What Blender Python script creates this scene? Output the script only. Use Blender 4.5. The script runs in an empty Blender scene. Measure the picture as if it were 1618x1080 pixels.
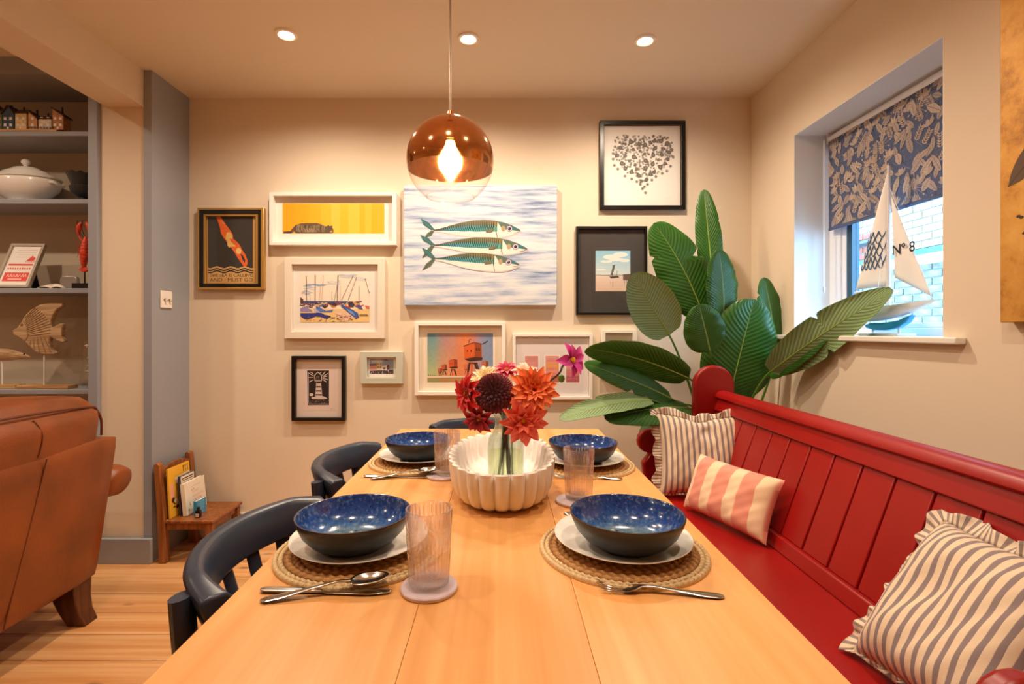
import bpy, bmesh, math, random
from mathutils import Vector, Matrix
R = math.radians
PI = math.pi
rnd = random.Random(7)
scene = bpy.context.scene
col = scene.collection

# ------------------------------------------------------------------ camera
F = 800.0                      # focal length in pixels of the 1618x1080 frame
VX, VY = 791.0, 522.0          # vanishing point of the room's depth lines
EYE = 1.148
cam_d = bpy.data.cameras.new('camera')
cam_d.sensor_width = 36.0
cam_d.lens = F / 1618.0 * 36.0
cam_d.shift_x = (809 - VX) / 1618.0
cam_d.shift_y = (VY - 540) / 1618.0
cam_d.clip_start = 0.02
cam = bpy.data.objects.new('camera', cam_d)
col.objects.link(cam)
cam.location = (0, 0, EYE)
cam.rotation_euler = (R(90), 0, 0)
scene.camera = cam

# ------------------------------------------------------------------ world and exposure
world = bpy.data.worlds.new('World')
scene.world = world
world.use_nodes = True
bgn = world.node_tree.nodes['Background']
bgn.inputs[0].default_value = (0.32, 0.63, 1.0, 1)
bgn.inputs[1].default_value = 20.0
vs = scene.view_settings
vs.view_transform = 'Standard'
vs.look = 'None'
vs.gamma = 1.0
vs.use_curve_mapping = False
vs.exposure = 0.0
cy = scene.cycles
cy.use_denoising = True
cy.max_bounces = 10
cy.diffuse_bounces = 5
cy.glossy_bounces = 4
cy.transmission_bounces = 8
cy.transparent_max_bounces = 24
cy.caustics_reflective = False
cy.caustics_refractive = False
cy.sample_clamp_indirect = 6.0

LAMP = (1.0, 0.80, 0.60)       # warm downlights
SPOT_W = 65.0
SPOT_TABLE_W = 36.0
SPOT_LIVING_W = 42.0
PEND_E = 60.0

# ------------------------------------------------------------------ helpers
def lin(c):
    out = []
    for v in c[:3]:
        v = v / 255.0
        out.append(v / 12.92 if v <= 0.04045 else ((v + 0.055) / 1.055) ** 2.4)
    return (out[0], out[1], out[2], 1.0)

def P(px, py, Y):
    return Vector(((px - VX) / F * Y, Y, EYE - (py - VY) / F * Y))

class NT:
    def __init__(s, name):
        s.m = bpy.data.materials.new(name)
        s.m.use_nodes = True
        s.t = s.m.node_tree
        s.b = s.t.nodes['Principled BSDF']
        s.out = s.t.nodes['Material Output']
    def n(s, typ, **kw):
        nd = s.t.nodes.new(typ)
        for k, v in kw.items():
            if k.startswith('i_'):
                key = k[2:]
                key = int(key) if key.isdigit() else key.replace('_', ' ')
                nd.inputs[key].default_value = v
            else:
                setattr(nd, k, v)
        return nd
    def l(s, a, b):
        s.t.links.new(a, b)
    def ramp(s, fac, stops):
        r = s.t.nodes.new('ShaderNodeValToRGB')
        e = r.color_ramp.elements
        while len(e) < len(stops):
            e.new(0.5)
        for el, (p, c) in zip(e, stops):
            el.position = p
            el.color = lin(c) if len(c) == 3 else c
        s.l(fac, r.inputs[0])
        return r.outputs[0]
    def coords(s, kind='Object', scale=(1, 1, 1), rot=(0, 0, 0)):
        tc = s.t.nodes.new('ShaderNodeTexCoord')
        mp = s.t.nodes.new('ShaderNodeMapping')
        mp.inputs['Scale'].default_value = scale
        mp.inputs['Rotation'].default_value = rot
        s.l(tc.outputs[kind], mp.inputs[0])
        return mp.outputs[0]
    def bump(s, h, strength=0.2, dist=0.002):
        b = s.n('ShaderNodeBump', i_Strength=strength, i_Distance=dist)
        s.l(h, b.inputs['Height'])
        s.l(b.outputs[0], s.b.inputs['Normal'])

def mat(name, rgb, rough=0.5, metal=0.0, var=0.0, vscale=8.0, bump=0.0, bscale=60.0, coat=0.0, sheen=0.0, spec=0.5):
    k = NT(name)
    k.b.inputs['Base Color'].default_value = lin(rgb)
    k.b.inputs['Roughness'].default_value = rough
    k.b.inputs['Metallic'].default_value = metal
    k.b.inputs['Coat Weight'].default_value = coat
    k.b.inputs['Sheen Weight'].default_value = sheen
    k.b.inputs['Specular IOR Level'].default_value = spec
    if var or bump:
        c = k.coords('Object')
    if var:
        nz = k.n('ShaderNodeTexNoise', i_Scale=vscale, i_Detail=5.0)
        k.l(c, nz.inputs['Vector'])
        lo = tuple(max(0, v * (1 - var)) for v in rgb)
        hi = tuple(min(255, v * (1 + var)) for v in rgb)
        k.l(k.ramp(nz.outputs[0], [(0.3, lo), (0.7, hi)]), k.b.inputs['Base Color'])
    if bump:
        nb = k.n('ShaderNodeTexNoise', i_Scale=bscale, i_Detail=4.0)
        k.l(c, nb.inputs['Vector'])
        k.bump(nb.outputs[0], bump, 0.003)
    return k.m

def wood(name, lo, mid, hi, axis='Y', rough=0.4, scale=1.0, grain=1.0, coat=0.0, knots=True):
    k = NT(name)
    st = [14.0 * scale] * 3
    st['XYZ'.index(axis)] = 0.45 * scale
    info = k.n('ShaderNodeObjectInfo')
    tc = k.n('ShaderNodeTexCoord')
    off = k.n('ShaderNodeVectorMath', operation='MULTIPLY_ADD')
    off.inputs[1].default_value = (1, 1, 1)
    sc = k.n('ShaderNodeVectorMath', operation='SCALE')
    sc.inputs[0].default_value = (3.1, 5.7, 1.3)
    k.l(info.outputs['Random'], sc.inputs['Scale'])
    k.l(tc.outputs['Object'], off.inputs[0])
    k.l(sc.outputs[0], off.inputs[2])
    mp = k.n('ShaderNodeMapping')
    mp.inputs['Scale'].default_value = st
    k.l(off.outputs[0], mp.inputs[0])
    n1 = k.n('ShaderNodeTexNoise', i_Scale=1.0, i_Detail=2.0, i_Distortion=0.35)
    k.l(mp.outputs[0], n1.inputs['Vector'])
    mult = k.n('ShaderNodeMath', operation='MULTIPLY')
    mult.inputs[1].default_value = 7.0 * grain
    k.l(n1.outputs[0], mult.inputs[0])
    fr = k.n('ShaderNodeMath', operation='PINGPONG')
    fr.inputs[1].default_value = 1.0
    k.l(mult.outputs[0], fr.inputs[0])
    fine = k.n('ShaderNodeTexNoise', i_Scale=7.0, i_Detail=4.0)
    k.l(mp.outputs[0], fine.inputs['Vector'])
    mixv = k.n('ShaderNodeMath', operation='MULTIPLY_ADD')
    mixv.inputs[1].default_value = 0.55
    k.l(fr.outputs[0], mixv.inputs[0])
    fm = k.n('ShaderNodeMath', operation='MULTIPLY')
    fm.inputs[1].default_value = 0.5
    k.l(fine.outputs[0], fm.inputs[0])
    k.l(fm.outputs[0], mixv.inputs[2])
    c = k.ramp(mixv.outputs[0], [(0.15, hi), (0.5, mid), (0.95, lo)])
    if knots:
        st2 = [5.0 * scale] * 3
        st2['XYZ'.index(axis)] = 2.2 * scale
        mp2 = k.n('ShaderNodeMapping')
        mp2.inputs['Scale'].default_value = st2
        k.l(off.outputs[0], mp2.inputs[0])
        vo = k.n('ShaderNodeTexVoronoi', i_Scale=1.0)
        k.l(mp2.outputs[0], vo.inputs['Vector'])
        kr = k.n('ShaderNodeValToRGB')
        kr.color_ramp.elements[0].position = 0.045
        kr.color_ramp.elements[0].color = (0.75, 0.75, 0.75, 1)
        kr.color_ramp.elements[1].position = 0.12
        kr.color_ramp.elements[1].color = (0, 0, 0, 1)
        k.l(vo.outputs['Distance'], kr.inputs[0])
        mx = k.n('ShaderNodeMix', data_type='RGBA')
        k.l(kr.outputs[0], mx.inputs['Factor'])
        k.l(c, mx.inputs[6])
        mx.inputs[7].default_value = lin(tuple(v * 0.5 for v in lo))
        c = mx.outputs[2]
    # each board a little different
    hv = k.n('ShaderNodeHueSaturation')
    mr = k.n('ShaderNodeMapRange')
    mr.inputs[3].default_value = 0.86
    mr.inputs[4].default_value = 1.06
    k.l(info.outputs['Random'], mr.inputs[0])
    k.l(mr.outputs[0], hv.inputs['Value'])
    k.l(c, hv.inputs['Color'])
    k.l(hv.outputs[0], k.b.inputs['Base Color'])
    k.b.inputs['Roughness'].default_value = rough
    k.b.inputs['Coat Weight'].default_value = coat
    k.bump(fine.outputs[0], 0.08, 0.001)
    return k.m

def emit(name, rgb, strength):
    k = NT(name)
    e = k.n('ShaderNodeEmission')
    e.inputs[0].default_value = (rgb[0], rgb[1], rgb[2], 1)
    e.inputs[1].default_value = strength
    k.l(e.outputs[0], k.out.inputs[0])
    return k.m

def thin_glass(name, tint=(1, 1, 1), refr=0.0, rough=0.02, gloss=1.0):
    k = NT(name)
    tr = k.n('ShaderNodeBsdfTransparent')
    tr.inputs[0].default_value = (*tint, 1)
    gl = k.n('ShaderNodeBsdfGlossy')
    gl.inputs['Roughness'].default_value = rough
    lw = k.n('ShaderNodeLayerWeight', i_Blend=0.5)      # Schlick's reflectance, the same from both sides of the pane
    p5 = k.n('ShaderNodeMath', operation='POWER')
    p5.inputs[1].default_value = 5.0
    k.l(lw.outputs['Facing'], p5.inputs[0])
    fm = k.n('ShaderNodeMath', operation='MULTIPLY_ADD')
    fm.inputs[1].default_value = 0.9 * gloss
    fm.inputs[2].default_value = 0.035 * gloss
    k.l(p5.outputs[0], fm.inputs[0])
    mx = k.n('ShaderNodeMixShader')
    k.l(fm.outputs[0], mx.inputs[0])
    base = tr.outputs[0]
    if refr:
        g = k.n('ShaderNodeBsdfGlass', i_IOR=1.45, i_Roughness=rough)
        g.inputs[0].default_value = (*tint, 1)
        m2 = k.n('ShaderNodeMixShader')
        m2.inputs[0].default_value = refr
        k.l(tr.outputs[0], m2.inputs[1])
        k.l(g.outputs[0], m2.inputs[2])
        base = m2.outputs[0]
    k.l(base, mx.inputs[1])
    k.l(gl.outputs[0], mx.inputs[2])
    k.l(mx.outputs[0], k.out.inputs[0])
    return k.m

def vcol_mat(name, rough=0.6, bump=0.0):
    k = NT(name)
    a = k.n('ShaderNodeVertexColor', layer_name='Col')
    k.l(a.outputs[0], k.b.inputs['Base Color'])
    k.b.inputs['Roughness'].default_value = rough
    return k.m

def empty(name, loc, label, cat, group=None, rot=(0, 0, 0)):
    o = bpy.data.objects.new(name, None)
    o.empty_display_size = 0.05
    col.objects.link(o)
    o.location = loc
    o.rotation_euler = rot
    tag(o, label, cat, group)
    return o

def tag(o, label=None, cat=None, group=None, kind=None):
    if label: o['label'] = label
    if cat: o['category'] = cat
    if group: o['group'] = group
    if kind: o['kind'] = kind
    return o

def smooth_by_angle(me, ang=40):
    me.polygons.foreach_set('use_smooth', [True] * len(me.polygons))
    bm = bmesh.new(); bm.from_mesh(me)
    lim = R(ang)
    for e in bm.edges:
        if len(e.link_faces) == 2 and e.calc_face_angle(0) > lim:
            e.smooth = False
    bm.to_mesh(me); bm.free()

def mk(name, bm, mats, parent=None, world=True, smooth=40, mesh=None, bevel=0.0, seg=2):
    """bm -> one linked mesh object; world=True: coordinates are world ones, moved into the parent's frame"""
    if mesh is None:
        bmesh.ops.recalc_face_normals(bm, faces=bm.faces)
        me = bpy.data.meshes.new(name)
        if parent is not None and world:
            root = parent
            while root.parent: root = root.parent
            bm.transform(root.matrix_basis.inverted())
        bm.to_mesh(me); bm.free()
        for m in (mats if isinstance(mats, (list, tuple)) else [mats]):
            me.materials.append(m)
        if smooth: smooth_by_angle(me, smooth)
    else:
        me = mesh
    o = bpy.data.objects.new(name, me)
    col.objects.link(o)
    if parent is not None: o.parent = parent
    if bevel:
        b = o.modifiers.new('bevel', 'BEVEL')
        b.width = bevel; b.segments = seg; b.limit_method = 'ANGLE'; b.angle_limit = R(35)
    return o

def box(bm, x0, x1, y0, y1, z0, z1, mi=0, M=None):
    vs_ = [Vector((x, y, z)) for z in (z0, z1) for y in (y0, y1) for x in (x0, x1)]
    if M is not None: vs_ = [M @ v for v in vs_]
    v = [bm.verts.new(p) for p in vs_]
    for f in ((0, 2, 3, 1), (4, 5, 7, 6), (0, 1, 5, 4), (2, 6, 7, 3), (0, 4, 6, 2), (1, 3, 7, 5)):
        fc = bm.faces.new([v[i] for i in f]); fc.material_index = mi
    return v

def bxm(x0, x1, y0, y1, z0, z1, M=None):
    bm = bmesh.new(); box(bm, x0, x1, y0, y1, z0, z1, 0, M); return bm

def rbox(x0, x1, y0, y1, z0, z1, r, seg=3, M=None):
    bm = bmesh.new(); box(bm, x0, x1, y0, y1, z0, z1)
    bmesh.ops.bevel(bm, geom=bm.edges[:], offset=r, segments=seg, profile=0.5, affect='EDGES')
    if M is not None: bm.transform(M)
    return bm

def prism(pts, d0, d1, plane='XZ', bm=None, mi=0):
    """polygon (2-D points) extruded; plane XZ: depth along Y, XY: along Z, YZ: along X"""
    if bm is None: bm = bmesh.new()
    def mkp(a, b, d):
        return {'XZ': (a, d, b), 'XY': (a, b, d), 'YZ': (d, a, b)}[plane]
    A = [bm.verts.new(mkp(a, b, d0)) for a, b in pts]
    B = [bm.verts.new(mkp(a, b, d1)) for a, b in pts]
    n = len(pts)
    f = [bm.faces.new(A), bm.faces.new(B[::-1])]
    for i in range(n):
        f.append(bm.faces.new([A[i], B[i], B[(i + 1) % n], A[(i + 1) % n]]))
    for q in f: q.material_index = mi
    return bm

def lathe(prof, seg=48, bm=None, c=(0, 0, 0), mi=0, rfun=None, mis=None, close=False):
    """profile [(r,z)...] turned about Z; rfun(theta, r, z, i)->(r,z)"""
    if bm is None: bm = bmesh.new()
    rings = []
    for i, (r, z) in enumerate(prof):
        if r < 1e-6:
            rings.append([bm.verts.new((c[0], c[1], c[2] + z))])
        else:
            ring = []
            for j in range(seg):
                th = 2 * PI * j / seg
                rr, zz = rfun(th, r, z, i) if rfun else (r, z)
                ring.append(bm.verts.new((c[0] + rr * math.cos(th), c[1] + rr * math.sin(th), c[2] + zz)))
            rings.append(ring)
    if close: rings.append(rings[0])
    for i in range(len(rings) - 1):
        a, b = rings[i], rings[i + 1]
        m_ = mis[i] if mis else mi
        for j in range(seg):
            k = (j + 1) % seg
            if len(a) == 1 and len(b) == 1: continue
            if len(a) == 1: f = bm.faces.new((a[0], b[k], b[j]))
            elif len(b) == 1: f = bm.faces.new((a[j], a[k], b[0]))
            else: f = bm.faces.new((a[j], a[k], b[k], b[j]))
            f.material_index = m_
    return bm

def tube(pts, rad, seg=8, bm=None, mi=0, flat=(1, 1), up=None, caps=True):
    """tube through points; rad number or list; flat=(side,up) squash"""
    if bm is None: bm = bmesh.new()
    pts = [Vector(p) for p in pts]
    n = len(pts)
    if not isinstance(rad, (list, tuple)): rad = [rad] * n
    rings = []
    prev = None
    for i, p in enumerate(pts):
        t = (pts[min(i + 1, n - 1)] - pts[max(i - 1, 0)])
        if t.length < 1e-9: t = Vector((0, 0, 1))
        t.normalize()
        if up is not None: u = Vector(up)
        elif prev is not None: u = prev
        else: u = Vector((0, 0, 1)) if abs(t.z) < 0.9 else Vector((1, 0, 0))
        s = t.cross(u)
        if s.length < 1e-6: s = t.orthogonal()
        s.normalize()
        u = s.cross(t).normalized()
        prev = u
        r = rad[i]
        rx, ry = (r if isinstance(r, tuple) else (r * flat[0], r * flat[1]))
        rings.append([bm.verts.new(p + s * math.cos(2 * PI * j / seg) * rx + u * math.sin(2 * PI * j / seg) * ry) for j in range(seg)])
    for a, b in zip(rings, rings[1:]):
        for j in range(seg):
            k = (j + 1) % seg
            f = bm.faces.new((a[j], a[k], b[k], b[j])); f.material_index = mi
    if caps:
        f = bm.faces.new(rings[0][::-1]); f.material_index = mi
        f = bm.faces.new(rings[-1]); f.material_index = mi
    return bm

def grid(fn, nu, nv, bm=None, mi=0, uv=False, closeu=False):
    if bm is None: bm = bmesh.new()
    V = [[bm.verts.new(fn(i / nu, j / nv)) for i in range(nu + (0 if closeu else 1))] for j in range(nv + 1)]
    lay = bm.loops.layers.uv.verify() if uv else None
    for j in range(nv):
        for i in range(nu):
            i2 = (i + 1) % nu if closeu else i + 1
            f = bm.faces.new((V[j][i], V[j][i2], V[j + 1][i2], V[j + 1][i])); f.material_index = mi
            if uv:
                for lp, (a, b) in zip(f.loops, ((i, j), (i + 1, j), (i + 1, j + 1), (i, j + 1))):
                    lp[lay].uv = (a / nu, b / nv)
    return bm

def solid(o, t, off=-1):
    m = o.modifiers.new('solid', 'SOLIDIFY'); m.thickness = t; m.offset = off
    return o

def subsurf(o, l=1):
    m = o.modifiers.new('sub', 'SUBSURF'); m.levels = l; m.render_levels = l
    return o

def bez(a, b, c, d, n):
    a, b, c, d = map(Vector, (a, b, c, d))
    return [a * (1 - t) ** 3 + b * 3 * t * (1 - t) ** 2 + c * 3 * t * t * (1 - t) + d * t ** 3 for t in [i / n for i in range(n + 1)]]

def interp(xs, ys, x):
    if x <= xs[0]: return ys[0]
    for i in range(len(xs) - 1):
        if x <= xs[i + 1]:
            t = (x - xs[i]) / (xs[i + 1] - xs[i])
            return ys[i] + (ys[i + 1] - ys[i]) * t
    return ys[-1]

def catmull(pts, n=8):
    pts = [Vector(p) for p in pts]
    out = []
    for i in range(len(pts) - 1):
        p0 = pts[max(i - 1, 0)]; p1 = pts[i]; p2 = pts[i + 1]; p3 = pts[min(i + 2, len(pts) - 1)]
        for k in range(n):
            t = k / n
            out.append(0.5 * ((2 * p1) + (p2 - p0) * t + (2 * p0 - 5 * p1 + 4 * p2 - p3) * t * t + (3 * p1 - p0 - 3 * p2 + p3) * t ** 3))
    out.append(pts[-1])
    return out

def copy_tree(o, parent=None):
    c = o.copy(); col.objects.link(c)
    if parent is not None: c.parent = parent
    for ch in list(o.children): copy_tree(ch, c)
    return c

_txt = {}
def text_faces(s, bold=0.0):
    key = (s, bold)
    if key not in _txt:
        cu = bpy.data.curves.new('txt', 'FONT'); cu.body = s; cu.size = 1.0; cu.offset = bold; cu.resolution_u = 3
        o = bpy.data.objects.new('txt', cu); col.objects.link(o)
        dg = bpy.context.evaluated_depsgraph_get()
        me = bpy.data.meshes.new_from_object(o.evaluated_get(dg))
        vs_ = [(v.co.x, v.co.y) for v in me.vertices]
        fs = [tuple(p.vertices) for p in me.polygons]
        bpy.data.objects.remove(o); bpy.data.curves.remove(cu); bpy.data.meshes.remove(me)
        _txt[key] = (vs_, fs)
    return _txt[key]

class Art:
    """flat print: coloured polygons in 2-D, each layer a hair in front of the last; put(u, v, d) -> 3-D point"""
    def __init__(s, put, step=0.000012):
        s.put = put; s.bm = bmesh.new(); s.cl = s.bm.loops.layers.float_color.new('Col'); s.k = 0; s.step = step
    def _col(s, f, c):
        L = lin(c)
        for lp in f.loops: lp[s.cl] = L
    def poly(s, pts, c, layer=None):
        d = (s.k if layer is None else layer) * s.step
        if layer is None: s.k += 1
        vs_ = [s.bm.verts.new(s.put(u, v, d)) for u, v in pts]
        try:
            f = s.bm.faces.new(vs_)
        except ValueError:
            return
        s._col(f, c)
    def rect(s, a, b, c_, d_, c, layer=None):
        s.poly([(a, b), (c_, b), (c_, d_), (a, d_)], c, layer)
    def stroke(s, pts, w, c, layer=None):
        d = (s.k if layer is None else layer) * s.step
        if layer is None: s.k += 1
        n = len(pts)
        L_, R_ = [], []
        for i, (u, v) in enumerate(pts):
            a = pts[max(i - 1, 0)]; b = pts[min(i + 1, n - 1)]
            dx, dy = b[0] - a[0], b[1] - a[1]
            q = math.hypot(dx, dy) or 1
            ww = (w[i] if isinstance(w, (list, tuple)) else w) / 2
            L_.append(s.bm.verts.new(s.put(u - dy / q * ww, v + dx / q * ww, d)))
            R_.append(s.bm.verts.new(s.put(u + dy / q * ww, v - dx / q * ww, d)))
        for i in range(n - 1):
            s._col(s.bm.faces.new((L_[i], L_[i + 1], R_[i + 1], R_[i])), c)
    def ell(s, u, v, a, b, c, rot=0, n=16, layer=None):
        cr, sr = math.cos(rot), math.sin(rot)
        s.poly([(u + a * math.cos(t) * cr - b * math.sin(t) * sr, v + a * math.cos(t) * sr + b * math.sin(t) * cr) for t in [2 * PI * i / n for i in range(n)]], c, layer)
    def text(s, txt, u0, u1, v0, v1, c, bold=0.0, sx=1, layer=None):
        """fit the text into the rectangle u0..u1, v0 (top) .. v1 (bottom)"""
        V, Fc = text_faces(txt, bold)
        if not V: return
        xa = min(p[0] for p in V); xb = max(p[0] for p in V); ya = min(p[1] for p in V); yb = max(p[1] for p in V)
        d = (s.k if layer is None else layer) * s.step
        if layer is None: s.k += 1
        vv = [s.bm.verts.new(s.put(u0 + (x - xa) / (xb - xa) * (u1 - u0), v1 + (y - ya) / (yb - ya) * (v0 - v1), d)) for x, y in V]
        for f in Fc:
            try: s._col(s.bm.faces.new([vv[i] for i in f]), c)
            except ValueError: pass
    def done(s, name, m, parent):
        return mk(name, s.bm, m, parent, smooth=0)
# ------------------------------------------------------------------ materials
M = {}
M['wall'] = mat('wall_paint', (226, 211, 189), 0.75, bump=0.03, bscale=250)
M['ceil'] = mat('ceiling_paint', (226, 214, 192), 0.8)
M['grey'] = mat('grey_paint', (150, 154, 163), 0.45)
M['white_paint'] = mat('white_paint', (236, 234, 228), 0.45)
M['reveal'] = mat('reveal_paint', (226, 228, 228), 0.6)
M['upvc'] = mat('white_window_frame', (238, 240, 242), 0.3)
M['gasket'] = mat('dark_gasket', (28, 66, 84), 0.4)
M['glass'] = thin_glass('window_glass', (0.97, 0.985, 0.99))
M['pane'] = thin_glass('picture_glass', (0.995, 0.995, 0.995), gloss=0.55)
M['floor'] = wood('floor_pine', (196, 132, 76), (218, 162, 106), (230, 184, 132), 'X', 0.35, 1.3, 0.7)
M['gap'] = mat('floor_gap', (70, 44, 26), 0.9)
M['pine'] = wood('table_pine', (206, 138, 72), (224, 160, 92), (232, 174, 110), 'Y', 0.36, 1.1, 0.55, coat=0.1, knots=False)
M['oak'] = wood('chair_oak', (112, 62, 26), (148, 88, 42), (170, 106, 56), 'Z', 0.4, 2.0, knots=False)
M['navy'] = mat('navy_chair_paint', (40, 50, 68), 0.32)
M['red'] = mat('red_bench_paint', (152, 17, 14), 0.36, var=0.06, vscale=3)
M['leather'] = mat('tan_leather', (128, 64, 22), 0.38, var=0.15, vscale=5, bump=0.25, bscale=220)
M['piping'] = mat('leather_piping', (96, 44, 18), 0.45)
M['darkwood'] = wood('dark_leg_wood', (58, 26, 12), (84, 40, 20), (104, 52, 28), 'Z', 0.35, 2.0, knots=False)
M['white_cer'] = mat('white_ceramic', (240, 238, 232), 0.12, coat=0.3)
M['matt_white'] = mat('matt_white_ceramic', (238, 232, 226), 0.5)
M['steel'] = mat('polished_steel', (205, 203, 198), 0.16, 1.0)
M['black'] = mat('black_frame', (18, 16, 15), 0.3)
M['gold'] = mat('gold_frame', (196, 154, 82), 0.38, 0.6)
M['cream_frame'] = mat('cream_frame', (230, 220, 204), 0.4)
M['white_frame'] = mat('white_frame', (242, 238, 232), 0.4)
M['sage_frame'] = mat('sage_frame', (196, 200, 186), 0.5)
M['mount'] = mat('white_mount', (244, 240, 234), 0.8)
M['dark_mount'] = mat('charcoal_mount', (66, 62, 62), 0.8)
M['print'] = vcol_mat('printed_paper', 0.6)
M['copper'] = mat('copper_metal', (214, 140, 82), 0.1, 1.0)
M['black_metal'] = mat('black_metal', (22, 20, 20), 0.35, 0.5)
M['chrome'] = mat('chrome', (220, 220, 220), 0.12, 1.0)
M['soil'] = mat('potting_soil', (44, 32, 24), 0.95, bump=0.6, bscale=80)
M['pot'] = mat('grey_pot', (120, 116, 110), 0.6)
M['switch'] = mat('switch_white', (240, 234, 226), 0.3)
M['cloud'] = mat('pale_stone', (236, 230, 222), 0.7)

# stripes, woven from UV
def stripes(name, a, b, n, duty=0.5, noise=0.02, wide=False):
    k = NT(name)
    uv = k.n('ShaderNodeTexCoord')
    sep = k.n('ShaderNodeSeparateXYZ')
    k.l(uv.outputs['UV'], sep.inputs[0])
    mu = k.n('ShaderNodeMath', operation='MULTIPLY'); mu.inputs[1].default_value = n
    k.l(sep.outputs[0], mu.inputs[0])
    fr = k.n('ShaderNodeMath', operation='FRACT')
    k.l(mu.outputs[0], fr.inputs[0])
    r = k.n('ShaderNodeValToRGB')
    e = r.color_ramp.elements
    e[0].position = duty - 0.03; e[0].color = lin(a)
    e[1].position = duty + 0.03; e[1].color = lin(b)
    q = e.new(0.98); q.color = lin(b)
    q = e.new(1.0); q.color = lin(a)
    k.l(fr.outputs[0], r.inputs[0])
    nz = k.n('ShaderNodeTexNoise', i_Scale=420.0, i_Detail=2.0)
    tc = k.coords('Object')
    k.l(tc, nz.inputs['Vector'])
    k.l(r.outputs[0], k.b.inputs['Base Color'])
    k.b.inputs['Roughness'].default_value = 0.9
    k.b.inputs['Sheen Weight'].default_value = 0.2
    k.bump(nz.outputs[0], 0.25, 0.001)
    return k.m
M['ticking'] = stripes('grey_ticking', (228, 208, 180), (140, 124, 122), 15, 0.58)
M['ticking2'] = stripes('grey_ticking_near', (228, 208, 180), (140, 126, 128), 15, 0.56)
M['ruffle'] = stripes('ruffle_ticking', (226, 208, 184), (144, 128, 122), 110, 0.55)
M['pinkstripe'] = stripes('pink_stripe', (240, 212, 176), (226, 150, 128), 3.5, 0.42)

# ------------------------------------------------------------------ the room
YB = 2.81      # back wall
XR = 1.391     # right wall
XL = -1.728    # grey side lining
ZC = 2.437
YP = 2.513     # front of the wall nib
def S(name, bm, m, parent=None, **kw):
    o = mk(name, bm, m, parent, **kw)
    if parent is None: o['kind'] = 'structure'
    return o

S('wall_back', bxm(-4.2, 1.75, YB, YB + 0.15, 0, 2.6), M['wall'])
# right wall with the window opening
WY0, WY1, WZ0, WZ1 = 1.590, 2.403, 1.128, 2.075
bm = bmesh.new()
box(bm, XR, XR + 0.3, -2.6, WY0, 0, 2.6)
box(bm, XR, XR + 0.3, WY1, YB, 0, 2.6)
box(bm, XR, XR + 0.3, WY0, WY1, 0, WZ0 - 0.02)
box(bm, XR, XR + 0.3, WY0, WY1, WZ1, 2.6)
wr = S('wall_right', bm, M['wall'])
# white painted lining of the window recess
bm = bmesh.new()
box(bm, XR + 0.001, XR + 0.17, WY1 - 0.004, WY1 + 0.0, WZ0, WZ1)
box(bm, XR + 0.001, XR + 0.17, WY0, WY0 + 0.004, WZ0, WZ1)
box(bm, XR + 0.001, XR + 0.17, WY0 + 0.004, WY1 - 0.004, WZ1 - 0.004, WZ1)
S('reveal_lining', bm, M['reveal'], wr)
S('wall_rear', bxm(-4.2, 1.69, -2.75, -2.6, 0, 2.6), M['wall'])
S('wall_far_left', bxm(-4.35, -4.2, -2.75, 2.95, 0, 2.6), M['wall'])
# nib wall at the left of the alcove
S('wall_left', bxm(-1.985, XL - 0.006, YP, YB, 0, ZC), M['wall'])
bm = bmesh.new()
box(bm, -1.768, XL, YP - 0.006, YP, 0, ZC)
box(bm, XL - 0.006, XL, YP, YB, 0, ZC)
S('trim_1', bm, M['grey'])
S('beam', bxm(-1.957, -1.768, -2.6, YP, 2.257, 2.6), M['wall'])
bm = bmesh.new()
box(bm, -1.768, XR, -2.6, YB, ZC, 2.6)
box(bm, -1.985, -1.768, YP, YB, ZC, 2.6)
S('ceiling', bm, M['ceil'])
S('ceiling_living', bxm(-4.2, -1.957, -2.6, YB, 2.5, 2.6), M['ceil'])

# floor of pine boards laid across the room
fl = S('floor', bxm(-4.35, 1.75, -2.75, 2.95, -0.05, -0.012), M['gap'])
y = YB; row = 0
while y > -2.6:
    w = 0.147 if row % 3 else 0.152
    y0 = max(y - w, -2.6)
    cuts = [-4.2] + sorted([rnd.uniform(-3.6, -2.3), rnd.uniform(-1.7, -0.9) if row % 2 else -1.12 + rnd.uniform(-.5, .5), rnd.uniform(0.0, 0.9)]) + [XR]
    for a, b in zip(cuts, cuts[1:]):
        S('floor_board', bxm(a + 0.0012, b - 0.0012, y0 + 0.0018, y - 0.0018, -0.0118, 0.0 - rnd.uniform(0, 0.0006)), M['floor'], fl, bevel=0.0012, seg=1)
    y = y0; row += 1

# skirting
def skirt(name, x0, x1, y0, y1, m, h=0.14):
    S(name, bxm(x0, x1, y0, y1, 0.0, h), m, bevel=0.004)
skirt('baseboard_back', XL, XR, YB - 0.016, YB, M['white_paint'])
skirt('baseboard_right', XR - 0.016, XR, -2.6, YB - 0.016, M['white_paint'])
skirt('baseboard_left', -1.985, XL + 0.01, YP - 0.026, YP - 0.006, M['grey'], 0.125)

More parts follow.
